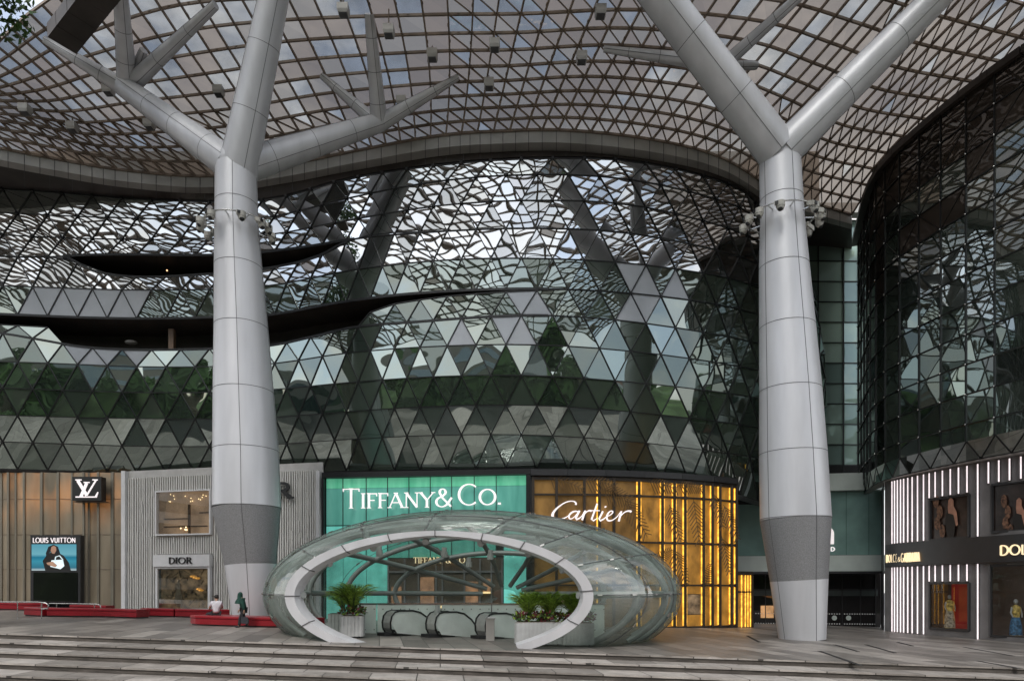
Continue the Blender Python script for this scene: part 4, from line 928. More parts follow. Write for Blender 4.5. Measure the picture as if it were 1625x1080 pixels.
mb = poly_text([([(1304.5, 863), (1304.5, 839)], 6.5), (arc(1313, 846, 8.2, -8, 180, 0, 12)+[(1321.2, 862.5)], 6.5), ([(1284, 863), (1284, 842)], 6.5), (arc(1262, 851, 11, 10, 0, 360, 24), 6)], lk, -.18); mb.build('lettering', MT['letter'], sg)
put_text('D', lk, 1319, 1326, 873.5, 867.5, -.18, MT['letter'], 'lettering', sg, thick=.2, thin=.2, serif=False)
put_text('OR', lk, 1258, 1272, 873.5, 867.5, -.18, MT['letter'], 'lettering', sg, thick=.2, thin=.2, serif=False)
m = MB(); lk2.rect(m, 1262, 334, 1372, 349, .2, .8, 1310); m.build('roof_beam', MT['gutter'], lb)
m = MB(); lk2.rect(m, 1160, 340, 1420, 1000, -2, .2, 1310); m.build('core_wall', MT['black'], lb)

# ------------------------------------------------------------------ right building
RX = [1362, 1380, 1400, 1450, 1500, 1560, 1625, 1700, 1800]
RDp = [48, 42.5, 39.8, 36.9, 34.8, 32.8, 31.0, 29.4, 27.8]
def rD(px): return cr_interp(RX, RDp, px)
rbld = thing('curved_building', 'dark curved glass building at the right above the light striped shopfront', 'building', Wz(1500, 35, 0))
pl = [1362.0]; 
while pl[-1] < 1790:
    p = pl[-1]; q = p+.5
    A = Wz(p, rD(p), 0)
    while (Wz(q, rD(q), 0)-A).length < 1.45: q += .5
    pl.append(q)
zr = [26.4-1.48*k for k in range(12)]; zr = zr+[9.3]
g = MB(); gt = MB(); mu = MB(); nd = MB(); random.seed(21)
for i in range(len(pl)-1):
    a, b = pl[i], pl[i+1]
    for j in range(len(zr)-1):
        q = [Wz(a, rD(a), zr[j]), Wz(b, rD(b), zr[j]), Wz(b, rD(b), zr[j+1]), Wz(a, rD(a), zr[j+1])]
        mat_t = 1 if (j < 2 or (j < 5 and random.random() < .25)) else 0
        g.add(q, [(0, 3, 2, 1)], mat_t)
        n = nrm_out(q[0], q[1], q[2])
        mu.bar(q[0]+n*.03, q[3]+n*.03, .05, .06, n); mu.bar(q[0]+n*.03, q[1]+n*.03, .05, .06, n)
        if j < 4: mu.bar((q[0] if (i+j) % 2 else q[1])+n*.02, (q[2] if (i+j) % 2 else q[3])+n*.02, .022, .03, n)
        nd.ball(q[0]+n*.07, .05, 6, 4)
MT['dark_tan'] = mirror_glass('bronze_grey_panel', (.022, .019, .017), (.45, .42, .4), .06, .25, .03, .5)
rnd_attr(g.build('curtain_glass', [MT['dark_glass'], MT['dark_tan']], rbld)); mu.build('mullions', MT['mullion'], rbld); nd.build('glazing_nodes', MT['steel'], rbld)
# triangular skirt and soffit
sk = MB(); skm = MB(); sf = MB(); led = MB()
for i in range(len(pl)-1):
    a, b = pl[i], pl[i+1]; mpx = (a+b)/2
    def sp_(px, z, back): p = Wz(px, rD(px), z); d = Vector((p.x, p.y, 0)).normalized(); return p+d*back
    A, B = sp_(a, 9.3, 0), sp_(b, 9.3, 0); A2, B2, C2 = sp_(a, 8.45, .9), sp_(b, 8.45, .9), sp_(mpx, 8.45, .9)
    for tri in ((A, C2, B), (A, A2, C2), (B, C2, B2)): sk.add(tri, [(0, 1, 2)])
    for p, q in ((A, C2), (B, C2), (A2, B2)): skm.bar(p-Vector((0, .03, 0)), q-Vector((0, .03, 0)), .05, .05)
    sf.add([A2, B2, sp_(b, 8.5, 4), sp_(a, 8.5, 4)], [(0, 1, 2, 3)])
rnd_attr(sk.build('glass_skirt', MT['dark_glass'], rbld)); skm.build('skirt_mullions', MT['mullion'], rbld); sf.build('soffit', MT['gutter'], rbld)
# roof edge + core
m = MB()
for i in range(len(pl)-1):
    a, b = pl[i], pl[i+1]
    A, B = Wz(a, rD(a), 26.5), Wz(b, rD(b), 26.5); m.bar(A+Vector((.2, .3, .0)), B+Vector((.2, .3, .0)), 1.0, .35)
m.build('roof_edge', MT['soffit'], rbld)
# shopfront of the right building
st = thing('storefront', 'curved grey shopfront with vertical white light strips and a black fascia', 'shopfront', Wz(1500, 36, 0))
def sD(px): return rD(px)+1.6 if px > 1400 else rD(1400)+1.6+(1400-px)*.12
spx = np.arange(1404, 1800, 4.0)
wall = MB(); fas = MB(); led = MB(); rib = MB()
def onS(px, z, off=0): D = sD(px)-off; return Wz(px, D, z)
WINS = [(1476, 1538, 6.9, 4.7, 'u'), (1574, 1700, 7.2, 4.85, 'u'), (1476, 1538, 2.35, -.1, 'l'), (1572, 1700, 3.2, -.3, 'l')]
for a, b in zip(spx[:-1], spx[1:]):
    mid = (a+b)/2
    gaps = sorted([(w[3], w[2]) for w in WINS if w[0] <= mid <= w[1]])
    z = GZ(onS(a, 0).x)-.05
    for lo, hi in gaps+[(8.6, 8.6)]:
        if lo > z: wall.add([onS(a, z), onS(b, z), onS(b, lo), onS(a, lo)], [(0, 1, 2, 3)])
        z = max(z, hi)
    fas.add([onS(a, 3.35, .35), onS(b, 3.35, .35), onS(b, 4.65, .35), onS(a, 4.65, .35)], [(0, 1, 2, 3)])
    fas.add([onS(a, 3.35, .35), onS(b, 3.35, .35), onS(b, 3.35, 0), onS(a, 3.35, 0)], [(0, 1, 2, 3)])
    fas.add([onS(a, 4.65, .35), onS(b, 4.65, .35), onS(b, 4.65, 0), onS(a, 4.65, 0)], [(0, 1, 2, 3)])
wall.build('wall', MT['stone_grey'], st); fa = fas.build('fascia', MT['dark_grey'], st)
def strip(px, z0, z1):
    p, q = onS(px, z0, .13), onS(px, z1, .13); led.bar(p, q, .05, .04, Vector((0, 1, 0)))
    p, q = onS(px-.9, z0, .06), onS(px-.9, z1, .06); rib.bar(p, q, .08, .16, Vector((0, 1, 0)))
for px in (1415.5, 1419.5, 1424, 1429, 1434, 1440.5, 1447.5, 1456, 1465.5): strip(px, -.45, 3.3); strip(px, 4.7, 8.35)
for px in (1474.5, 1484, 1495.5, 1508, 1521, 1534.5): strip(px, 2.45, 3.3); strip(px, 7.0, 8.35)
for px in (1551.5,): strip(px, -.5, 3.3); strip(px, 4.7, 8.35)
for px in (1568.5, 1585, 1602, 1620, 1640, 1660): strip(px, 7.3, 8.35)
led.build('light_strips', MT['led'], st); rib.build('ribs', MT['stone_grey'], st)
put = Seg(1404, sD(1404)-.36, 1470, sD(1470)-.36)
s1 = thing('shop_sign', 'left gold sans lettering on the black curved fascia, seen at a slant', 'sign', onS(1435, 4, .4), 'gold lettering on the black fascia')
put_text('DOLCE', put, 1409, 1427, 892, 880, .06, MT['letter_gold'], 'lettering', s1, thick=.05, thin=.05, serif=False, track=.10)
put_text('&', put, 1428, 1432, 890.5, 883.5, .06, MT['letter_gold'], 'lettering', s1, thick=.1, thin=.09, serif=False)
put_text('GABBANA', put, 1433, 1462, 891.5, 877.5, .06, MT['letter_gold'], 'lettering', s1, thick=.05, thin=.05, serif=False, track=.10)
put2 = Seg(1580, sD(1580)-.38, 1720, sD(1720)-.38)
s2 = thing('shop_sign', 'large gold sans lettering on the black fascia at the right edge', 'sign', onS(1620, 4, .4), 'gold lettering on the black fascia')
put_text('DOLCE', put2, 1588, 1662, 880.5, 865.5, .06, MT['letter_gold'], 'lettering', s2, thick=.14, thin=.12, serif=False, track=.05)
MT['poster_dark'] = M('poster_ground', (.028, .018, .015), .3, 0, .8, 2); MT['poster_skin'] = M('poster_skin', (.30, .15, .10), .4, 0, .25, 4, emit=.08); MT['leopard'] = M('patterned_cloth', (.12, .06, .035), .5, 0, .9, 9, emit=.05)
for wi, (a, b, z1, z0, kd) in enumerate(WINS):
    f = MB(); A, B = onS(a, 0, .02), onS(b, 0, .02)
    for z in (z0, z1): f.bar(Vector((A.x, A.y, z)), Vector((B.x, B.y, z)), .12, .12)
    for P in (A, B): f.bar(Vector((P.x, P.y, z0)), Vector((P.x, P.y, z1)), .12, .12, Vector((0, 1, 0)))
    fo = f.build('window', MT['dark_grey'], st)
    if kd == 'u':
        m = MB(); m.add([onS(a, z0, -.06), onS(b, z0, -.06), onS(b, z1, -.06), onS(a, z1, -.06)], [(0, 1, 2, 3)]); m.build('poster', MT['poster_dark'], fo)
        sq = Seg(a, sD(a), b, sD(b)); ox = a-1476 if wi == 0 else a-1476+10
        m = MB(); m.prism([sq.pt(x+ox, y, .02) for x, y in ((1504, 852), (1500, 826), (1503, 812), (1507, 806), (1513, 808), (1518, 818), (1516, 840), (1514, 852))], sq.N*.01); m.build('poster_figure', MT['hair'], fo)
        m = MB(); m.prism([sq.pt(x+ox, y, .035) for x, y in ((1506, 814), (1505, 804), (1506, 793), (1510, 789), (1514, 793), (1514, 802), (1519, 812), (1521, 832), (1518, 834), (1514, 816))], sq.N*.008); m.build('poster_skin', MT['poster_skin'], fo)
        m = MB()
        for (dx, dy) in ((1486, 795), (1492, 812), (1488, 830), (1496, 842)): m.prism([sq.pt(dx+ox+5*math.cos(t_), dy+11*math.sin(t_), .03+.002*(dx % 3)) for t_ in np.linspace(0, 2*math.pi, 9)[:-1]], sq.N*.004)
        m.build('poster_drapery', MT['leopard'], fo)
    else:
        red = wi == 2
        m = MB(); bk_ = -1.2
        m.add([onS(a, z0, bk_), onS(b, z0, bk_), onS(b, z1, bk_), onS(a, z1, bk_)], [(0, 1, 2, 3)]); m.add([onS(a, z0, 0), onS(a, z0, bk_), onS(a, z1, bk_), onS(a, z1, 0)], [(0, 1, 2, 3)]); m.add([onS(b, z0, 0), onS(b, z0, bk_), onS(b, z1, bk_), onS(b, z1, 0)], [(0, 1, 2, 3)])
        m.add([onS(a, z1, 0), onS(b, z1, 0), onS(b, z1, bk_), onS(a, z1, bk_)], [(0, 1, 2, 3)]); m.add([onS(a, z0+.02, 0), onS(b, z0+.02, 0), onS(b, z0+.02, bk_), onS(a, z0+.02, bk_)], [(0, 1, 2, 3)])
        m.build('display_box', M('shop_interior_brown', (.10, .07, .055), .5, 0, .3, 1, emit=.08), fo)
        if red:
            m = MB(); m.add([onS(1510, z0, -1.1), onS(1537, z0, -1.1), onS(1537, z1, -1.1), onS(1510, z1, -1.1)], [(0, 1, 2, 3)]); m.build('red_panel', M('red_display', (.30, .03, .025), .4, 0, .3, .8, emit=.15), fo)
        m = MB(); x0 = 1507 if red else 1612; P = onS(x0, z0+.05, -.6)
        m.tube([P, P+Vector((0, 0, .55)), P+Vector((0, 0, .95)), P+Vector((0, 0, 1.15)), P+Vector((0, 0, 1.4)), P+Vector((0, 0, 1.5))], [.24, .22, .15, .2, .2, .07], 12); m.build('mannequin', M('colourful_print_dress', (.45, .33, .10), .5, 0, .9, 7, emit=.12), fo)
        m = MB(); m.tube([P+Vector((0, 0, .02)), P+Vector((0, 0, .5)), P+Vector((0, 0, .9))], [.27, .25, .17], 14); m.build('skirt', M('blue_print_skirt' if not red else 'striped_print_skirt', (.07, .17, .30) if not red else (.42, .36, .28), .5, 0, .8, 9, emit=.08), fo)
        m = MB()
        for sg_ in (-1, 1): m.tube([P+Vector((.19*sg_, 0, 1.38)), P+Vector((.27*sg_, -.03, 1.12)), P+Vector((.22*sg_, -.12, .9))], [.05, .042, .03], 8)
        m.build('mannequin_arms', MT['white'], fo)
        m = MB(); m.ball(P+Vector((0, 0, 1.66)), .11, 10, 8, sc=(.85, .95, 1.2)); m.build('mannequin_head', MT['white'], fo)
    if kd == 'l':
        m = MB(); m.add([onS(a, z0, .03), onS(b, z0, .03), onS(b, z1, .03), onS(a, z1, .03)], [(0, 1, 2, 3)]); m.build('pane', MT['shop_glass'], fo)
m = MB(); P = [Wz(1403, sD(1403)+.1, 0), Wz(1398, 46, 0)]
m.add([Vector((P[0].x, P[0].y, -.6)), Vector((P[1].x, P[1].y, -.6)), Vector((P[1].x, P[1].y, 8.6)), Vector((P[0].x, P[0].y, 8.6))], [(0, 1, 2, 3)]); m.build('return_wall', MT['dark_grey'], st)

# ------------------------------------------------------------------ glass pod over the escalators
EC = Vector((-1.6, 29.0, 1.78)); EA, EB, ECz = 8.6, 7.3, 3.5
P1 = Vector((-7.72, 23.88, 0)); P2 = Vector((2.6, 22.65, 0)); PU = (P2-P1).normalized(); PN = Vector((-PU.y, PU.x, 0)); R0 = (P1+P2)/2
def section(s, shr=0.0):
    a, b, c = EA-shr, EB-shr, ECz-shr; o = R0+PN*s; dx, dy = o.x-EC.x, o.y-EC.y
    A_ = PU.x**2/a**2+PU.y**2/b**2; B_ = 2*(dx*PU.x/a**2+dy*PU.y/b**2); C_ = dx*dx/a**2+dy*dy/b**2-1
    disc = B_*B_-4*A_*C_
    if disc <= 0: return None
    qm = -B_/(2*A_); w = math.sqrt(disc)/(2*A_); m_ = o+PU*qm
    val = (m_.x-EC.x)**2/a**2+(m_.y-EC.y)**2/b**2
    return m_, w, c*math.sqrt(max(0, 1-val))
def pp(s, th, shr=0.0):
    m_, w, h = section(s, shr); return Vector((m_.x+PU.x*w*math.cos(th), m_.y+PU.y*w*math.cos(th), EC.z+h*math.sin(th)))
SM = 0
while section(SM) is not None: SM += .01
SM -= .02
pod = thing('glass_pod', 'egg shaped glass pod with a silver rimmed mouth sheltering the escalators', 'pavilion', (R0.x, R0.y, GZ(R0.x)))
ss = [SM*(1-math.cos(math.pi*(k/26))) / 2 for k in range(27)]
s_list = sorted(set([0, .5, 1, 1.5]+[x for x in ss if x > 1.8]))
TH = [R(-60+300*k/64) for k in range(65)]
def clip(p):
    g_ = GZ(p.x)-.02; return Vector((p.x, p.y, max(p.z, g_)))
m = MB()
vs = [clip(pp(s, t)) for s in s_list for t in TH]; nT = len(TH)
fs = [(i*nT+k, i*nT+k+1, (i+1)*nT+k+1, (i+1)*nT+k) for i in range(len(s_list)-1) for k in range(nT-1)]
m.add(vs, fs, 0, True); m.build('glass_shell', MT['pod_glass'], pod)
# ring frame at the mouth
m = MB(); th2 = [R(-57+301*k/72) for k in range(73)]; prof = [(.07, -.34), (.07, .14), (-1.45, .14), (-1.3, -.1), (-1, -.34)]
m_, w0, h0 = section(0); vs = []
for t in th2:
    for (dr_, ds) in prof:
        if dr_ < 0: dr_ *= .09+.18*abs(math.cos(t))
        ww_, hh_ = w0+dr_*(1 if True else 1), h0+dr_
        p = m_+PU*ww_*math.cos(t)+PN*ds; vs.append(Vector((p.x, p.y, EC.z+hh_*math.sin(t))))
npf = len(prof); fs = [(i*npf+k, i*npf+(k+1) % npf, (i+1)*npf+(k+1) % npf, (i+1)*npf+k) for i in range(len(th2)-1) for k in range(npf)]
m.add(vs, fs, 0, False); rg = m.build('mouth_ring', MT['column'], pod)
m = MB()
for deg in (-25, 5, 35, 55, 72, 90, 108, 128, 152, 180, 208):
    t = R(deg); q = []
    for (dr_, ds) in prof:
        if dr_ < 0: dr_ *= .09+.18*abs(math.cos(t))
        p = m_+PU*(w0+dr_*1.015)*math.cos(t)+PN*ds; q.append(Vector((p.x, p.y, EC.z+(h0+dr_*1.015)*math.sin(t))))
    out_ = (q[0]-Vector((m_.x, m_.y, EC.z))).normalized()
    for k in (3, 4, 0): a_, b_ = q[k]+PN*-.006, q[(k+1) % 5]+PN*-.006; m.bar(a_, b_, .03, .03)
m.build('ring_joints', MT['joint'], rg)
def ribs(pts, r=.075):
    pts = [p for p in pts if p.z > GZ(p.x)-.05]
    m = MB(); m.tube(pts, r, 8); return m.build('rib', MT['grey_tube'], pod)
for s in (1.7, 3.5, 5.4, 7.4, 9.4, 11.2):
    if section(s, .28): ribs([pp(s, R(-50+280*k/56), .28) for k in range(57)], .125)
SMr = SM
while section(SMr, .28) is None: SMr -= .005
SMr -= .01
for deg in (1, 28, 50, 72, 95, 118, 143, 179):
    ribs([pp(.05+(SMr-.1)*(1-math.cos(math.pi/2*k/24)), R(deg), .28) for k in range(25)], .12)
# panel seams + clamps on the shell
m = MB(); cl = MB()
for deg in (1, 28, 50, 72, 95, 118, 143, 179):
    pts = [pp(.1+(SM-.3)*(k/40), R(deg), -.012) for k in range(41)]; pts = [p for p in pts if p.z > GZ(p.x)]
    m.tube(pts, .013, 4)
    for k in range(0, len(pts)-1, 3):
        d = (pts[k+1]-pts[k]).normalized(); cl.bar(pts[k], pts[k]+d*.20, .10, .05)
for s in (1.7, 3.5, 5.4, 7.4, 9.4):
    pts = [pp(s, R(-50+280*k/70), -.012) for k in range(71)]; pts = [p for p in pts if p.z > GZ(p.x)]; m.tube(pts, .013, 4)
    for k in range(4, len(pts)-4, 6): d = (pts[k+1]-pts[k]).normalized(); cl.bar(pts[k], pts[k]+d*.18, .08, .05)
m.build('panel_seams', MT['joint'], pod); cl.build('glass_clamps', MT['steel'], pod)
m = MB()
for (x, y, d) in ((602, 866, 24.4), (705, 868, 24.3), (744, 884, 26), (778, 872, 25.5), (694, 960, 27)):
    p = W(x, y, d); m.tube([p, p-Vector((0, 0, .16))], .09, 10); m.tube([p-Vector((0, 0, .16)), p-Vector((0, 0, .36))], .12, 12)
m.build('ceiling_lamps', MT['grey_tube'], pod)
# parapet behind the escalators
par = thing('glass_parapet', 'low frosted pale green glass wall around the escalator well', 'parapet', Wg(700, 28.6))
pz = Seg(560, 28.3, 1000, 28.0); m = MB()
for a, b in ((562, 598), (599, 700), (701, 780), (781, 860), (861, 960)):
    A, B = pz.pt(a, 0), pz.pt(b-1, 0); za = GZ(A.x); c = (A+B)/2; m.box(Vector((c.x, c.y, .72)), ((B-A).length, .04, 1.35), (pz.X, pz.N, Vector((0, 0, 1))))
m.build('frosted_panels', MT['frost'], par)
m = MB(); A, B = pz.pt(560, 0), pz.pt(962, 0); m.bar(Vector((A.x, A.y, 1.42)), Vector((B.x, B.y, 1.42)), .1, .05)
for a in range(566, 960, 14):
    for z in (.35, 1.2): p = pz.pt(a, 0, .03); m.ball(Vector((p.x, p.y, z)), .025, 6, 4)
m.build('top_rail', MT['steel'], par)
# escalators
def escalator(px, D, label, first=False):
    o = Wg(px, D); t = thing('escalator_balustrade', label, 'escalator', o, 'escalator balustrades inside the pod')
    d = Vector((.80, .60, 0)).normalized(); s = Vector((d.y, -d.x, 0)); U = Vector((0, 0, 1))
    def P(x, z, y=0): return o+d*x+U*z+s*y
    prof = [(.30, .06), (.12, .12), (.02, .30), (0, .52), (.06, .78), (.2, .93), (.4, .98), (1.0, .98), (1.35, .90), (1.7, .66), (2.0, .3), (2.25, -.1)]
    for y in (-.36, .36):
        m = MB(); m.tube([P(x, z, y) for x, z in prof], .034, 8); m.build('handrail', MT['rubber'], t)
    m = MB(); n = len(prof)
    pr = prof[:7]
    for k in range(len(pr)-1): m.add([P(pr[k][0]+.02, pr[k][1], -.32), P(pr[k+1][0]+.02, pr[k+1][1], -.32), P(pr[k+1][0]+.02, pr[k+1][1], .32), P(pr[k][0]+.02, pr[k][1], .32)], [(0, 1, 2, 3)], 0, True)
    m.build('newel', MT['newel'], t)
    m = MB(); gp_ = [P(x, z, .34) for x, z in [(.3, .1)]+[(x+.03, z-.03) for x, z in prof[3:]]]; m.prism(gp_, s*.015); m.build('glass_panel', MT['frost'], t)
    m = MB(); m.box(P(.35, .06), (1.2, .62, .14), (d, s, U)); m.box(P(1.3, .1, -.26), (2, .05, .22), (d, s, U)); m.build('skirt', MT['dark_grey'], t)
escalator(613, 27.1, 'leftmost of the three escalator balustrades, next to the dull green glass end panel')
escalator(683, 26.9, 'middle escalator balustrade between two other black rimmed newels inside the pod')
escalator(762, 26.7, 'rightmost escalator balustrade, behind the small grey bin and beside the wide planter')
bn = thing('litter_bin', 'small grey box post standing in front of the rightmost escalator newel', 'bin', Wg(778, 25.9))
m = MB(); p = Wg(778, 25.9); m.box(p+Vector((0, 0, .4)), (.32, .3, .8)); m.box(p+Vector((0, 0, .82)), (.36, .34, .035)); m.build('body', MT['gutter'], bn)
m = MB(); m.box(p+Vector((.05, -.03, .87)), (.3, .2, .05)); m.build('lid', MT['white'], bn)

# ------------------------------------------------------------------ planters and palms
def planter(px, D, L_, Wd, label, ang):
    o = Wg(px, D); t = thing('planter', label, 'planter', o)
    X = Vector((math.cos(ang), math.sin(ang), 0)); Y = Vector((-X.y, X.x, 0)); U = Vector((0, 0, 1)); m = MB()
    m.box(o+X*L_/2+Y*Wd/2+U*.42, (L_, Wd, .74), (X, Y, U))
    n = int(L_/.13)
    for k in range(n): m.box(o+X*(k+.5)*L_/n-Y*.012+U*.42, (L_/n*.55, .03, .74), (X, Y, U))
    n2 = int(Wd/.13)
    for k in range(n2): m.box(o-X*.012+Y*(k+.5)*Wd/n2+U*.42, (.03, Wd/n2*.55, .74), (X, Y, U)); m.box(o+X*(L_+.012)+Y*(k+.5)*Wd/n2+U*.42, (.03, Wd/n2*.55, .74), (X, Y, U))
    m.build('box', M('ribbed_white_planter', (.50, .51, .51), .5, 0, .12, 3), t)
    m = MB(); m.box(o+X*L_/2+Y*Wd/2+U*.8, (L_+.02, Wd+.02, .03), (X, Y, U)); m.build('rim', MT['gutter'], t)
    m = MB(); m.box(o+X*L_/2+Y*Wd/2+U*.82, (L_-.1, Wd-.1, .02), (X, Y, U)); m.build('soil', MT['bark'], t)
    for i in (0.12, L_-.12):
        for j in (.12, Wd-.12): q = MB(); c = o+X*i+Y*j+U*.03; q.tube([c-X*.02, c+X*.02], .035, 8); q.build('castor', MT['rubber'], t)
    return o, X, Y, t
def palm_plant(c, h, label, seed, n=26, spread=.75):
    rr = random.Random(seed); t = thing('palm_plant', label, 'palm', c, 'small palms in the planters'); st_ = MB(); lf = MB()
    for k in range(n):
        a = rr.random()*6.283; lean = rr.uniform(.1, 1)*spread; H = h*rr.uniform(.65, 1.0); pts = []
        for q in range(9):
            u_ = q/8; pts.append(c+Vector((math.cos(a)*lean*u_**1.4, math.sin(a)*lean*u_**1.4, H*(u_*1.35-.55*u_**2.4))))
        st_.tube(pts, [.012]*8+[.004], 4)
        for q in range(3, 9):
            d = (pts[q]-pts[q-1]).normalized(); sd = d.cross(Vector((0, 0, 1))).normalized(); ll = .30*math.sin(math.pi*(q-1.5)/8.5)+.08
            for f_ in (0, .5):
                pb = pts[q-1].lerp(pts[q], f_)
                for s_ in (-1, 1):
                    tip = pb+(sd*s_*.8+d*.75+Vector((0, 0, rr.uniform(-.45, .1)))).normalized()*ll; wv = d*.016
                    mid = pb.lerp(tip, .5)+Vector((0, 0, .02)); lf.add([pb, mid-wv, tip, mid+wv], [(0, 1, 2, 3)])
    st_.build('stems', MT['leaf_dark'], t); lf.build('fronds', MT['leaf'], t)
def under(o, X, Y, L_, Wd, label, seed):
    rr = random.Random(seed); m = MB()
    for k in range(int(260*L_)):
        c = o+X*rr.uniform(-.05, L_+.05)+Y*rr.uniform(-.05, Wd+.05)+Vector((0, 0, rr.uniform(.84, 1.12))); d = Vector((rr.uniform(-1, 1), rr.uniform(-1, 1), rr.uniform(-.2, 1))).normalized()
        s_ = d.cross(Vector((rr.random(), rr.random(), .3))).normalized()*.045; l_ = rr.uniform(.12, .22); mi = 1 if rr.random() < .38 else (2 if rr.random() < .4 else 0)
        m.add([c, c+d*l_*.5-s_, c+d*l_, c+d*l_*.5+s_], [(0, 1, 2, 3)], mi)
    ob = m.build('planter_foliage', [MT['leaf_dark'], MT['leaf_red'], MT['leaf']]); tag(ob, label, 'plants', kind='stuff')
o, X, Y, t = planter(541, 25.3, .78, .78, 'narrow pale ribbed planter box with one bushy palm at the left of the pod mouth', .12)
palm_plant(o+X*.4+Y*.4+Vector((0, 0, .83)), 1.5, 'bushy bright green palm in the left planter inside the pod mouth', 1, 60, 1.05)
under(o, X, Y, .78, .78, 'red and green leafy ground plants around the left palm', 2)
o, X, Y, t = planter(521, 26.9, .95, .6, 'pale ribbed planter half hidden behind the narrow planter in the pod mouth', .1)
palm_plant(o+X*.5+Y*.3+Vector((0, 0, .83)), 1.1, 'palm in the half hidden planter, just behind the bright one', 12, 22, .75)
o, X, Y, t = planter(821, 23.6, 1.55, .75, 'wide pale ribbed planter box behind the right side of the silver ring', .10)
palm_plant(o+X*.45+Y*.4+Vector((0, 0, .83)), 1.25, 'dense green palm at the left end of the wide planter', 3, 52, .85)
palm_plant(o+X*1.2+Y*.4+Vector((0, 0, .83)), 1.25, 'dense green palm at the right end of the wide planter', 4, 52, .85)
under(o, X, Y, 1.55, .75, 'red and green leafy ground plants filling the wide planter', 5)
o, X, Y, t = planter(893, 23.8, 1.1, .7, 'pale ribbed planter box cut by the silver ring, right of the wide one', .10)
palm_plant(o+X*.5+Y*.35+Vector((0, 0, .83)), 1.25, 'green palm seen through the pod glass right of the silver ring', 6, 46, .8)
under(o, X, Y, 1.1, .7, 'red and green leafy plants seen behind the silver ring', 8)

# ------------------------------------------------------------------ red benches, railing
def bench(pts, wid, label, h=.45):
    P = [Wg(px, D) for px, D in pts]; Q = []
    for k in range(len(P)-1):
        for t_ in range(5):
            q = Vector([cr_interp(list(range(len(P))), [p[c] for p in P], k+t_/5) for c in range(3)]); Q.append(q)
    Q.append(P[-1]); t = thing('red_bench', label, 'bench', Q[len(Q)//2], 'curving red benches on the plaza')
    def shell(z0, z1, grow, name, mat, rnd=0):
        m = MB(); n = len(Q); vs = []
        lay = [(grow-rnd, z0), (grow, z0+rnd*.6), (grow, z1-rnd), (grow-rnd, z1)]
        ring = []
        for i, q in enumerate(Q):
            d = (Q[min(i+1, n-1)]-Q[max(i-1, 0)]); d.z = 0; d.normalize(); s = Vector((d.y, -d.x, 0))
            e_ = .0 if i == 0 else (.0 if i == n-1 else 0); row = []
            for (g_, z) in lay: row.append(q+s*(wid/2+g_)+Vector((0, 0, z)))
            for (g_, z) in reversed(lay): row.append(q-s*(wid/2+g_)+Vector((0, 0, z)))
            ring.append(row)
        k_ = len(ring[0]); vs = [v for r_ in ring for v in r_]
        fs = [(i*k_+j, i*k_+(j+1) % k_, (i+1)*k_+(j+1) % k_, (i+1)*k_+j) for i in range(n-1) for j in range(k_)]
        fs += [tuple(range(k_)), tuple(range((n-1)*k_+k_-1, (n-1)*k_-1, -1))]
        m.add(vs, fs); return m.build(name, mat, t)
    shell(.07, h-.13, -.03, 'base', MT['red']); shell(h-.125, h, .0, 'seat', MT['red'], .035); shell(.0, .07, -.1, 'plinth', MT['dark_grey'])
    return t
bench([(-60, 41.5), (16, 41.2)], .9, 'straight red bench section at the left edge behind the handrail')
bench([(16.5, 41.2), (50, 41.0), (75, 41.4)], .9, 'short curving red bench section behind the handrail, below the display case')
bench([(51, 35.4), (78, 35.0)], .9, 'short red end section of bench beside the handrail post')
bench([(79, 35.0), (115, 35.3), (150, 35.7)], .9, 'red bench section left of the middle, in front of the display case')
bench([(151, 35.7), (190, 35.8), (227, 35.4)], .9, 'red bench section curving across between display case and window display')
bench([(229, 37.6), (281, 37.6)], .85, 'straight red bench section below the window display, left half')
bench([(283, 37.6), (320, 37.7), (362, 38.4)], .85, 'red bench section below the window display, behind the seated man')
bench([(118, 40), (175, 39.8)], .8, 'rear red bench section close to the bronze shopfront')
bench([(328, 31.6), (336, 31.3), (370, 31.1), (420, 31.0), (470, 31.2), (505, 31.8)], 1.5, 'wide red bench wrapped round the foot of the column where the man sits')
rl = thing('handrail', 'low stainless steel handrail with rounded end at the left edge', 'handrail', Wg(40, 33))
m = MB(); hp = [Wg(-60, 32.8, .72), Wg(60, 32.8, .80), Wg(73, 32.8, .76), Wg(77, 32.8, .66), Wg(76, 32.8, .5), Wg(66, 32.8, .47)]; m.tube(hp, .03, 8); m.build('rail', MT['steel'], rl)
for px in (28, 66, -10): m = MB(); m.tube([Wg(px, 32.8), Wg(px, 32.8, .76)], .024, 8); m.build('post', MT['steel'], rl)
rl2 = thing('handrail', 'second steel handrail loop seen just behind the red benches', 'handrail', Wg(150, 36.8))
m = MB(); m.tube([Wg(78, 37, .60), Wg(152, 37, .62), Wg(159, 37, .57), Wg(160, 37, .4)], .028, 8); m.build('rail', MT['steel'], rl2)
for px in (90, 150): m = MB(); m.tube([Wg(px, 37), Wg(px, 37, .6)], .024, 8); m.build('post', MT['steel'], rl2)

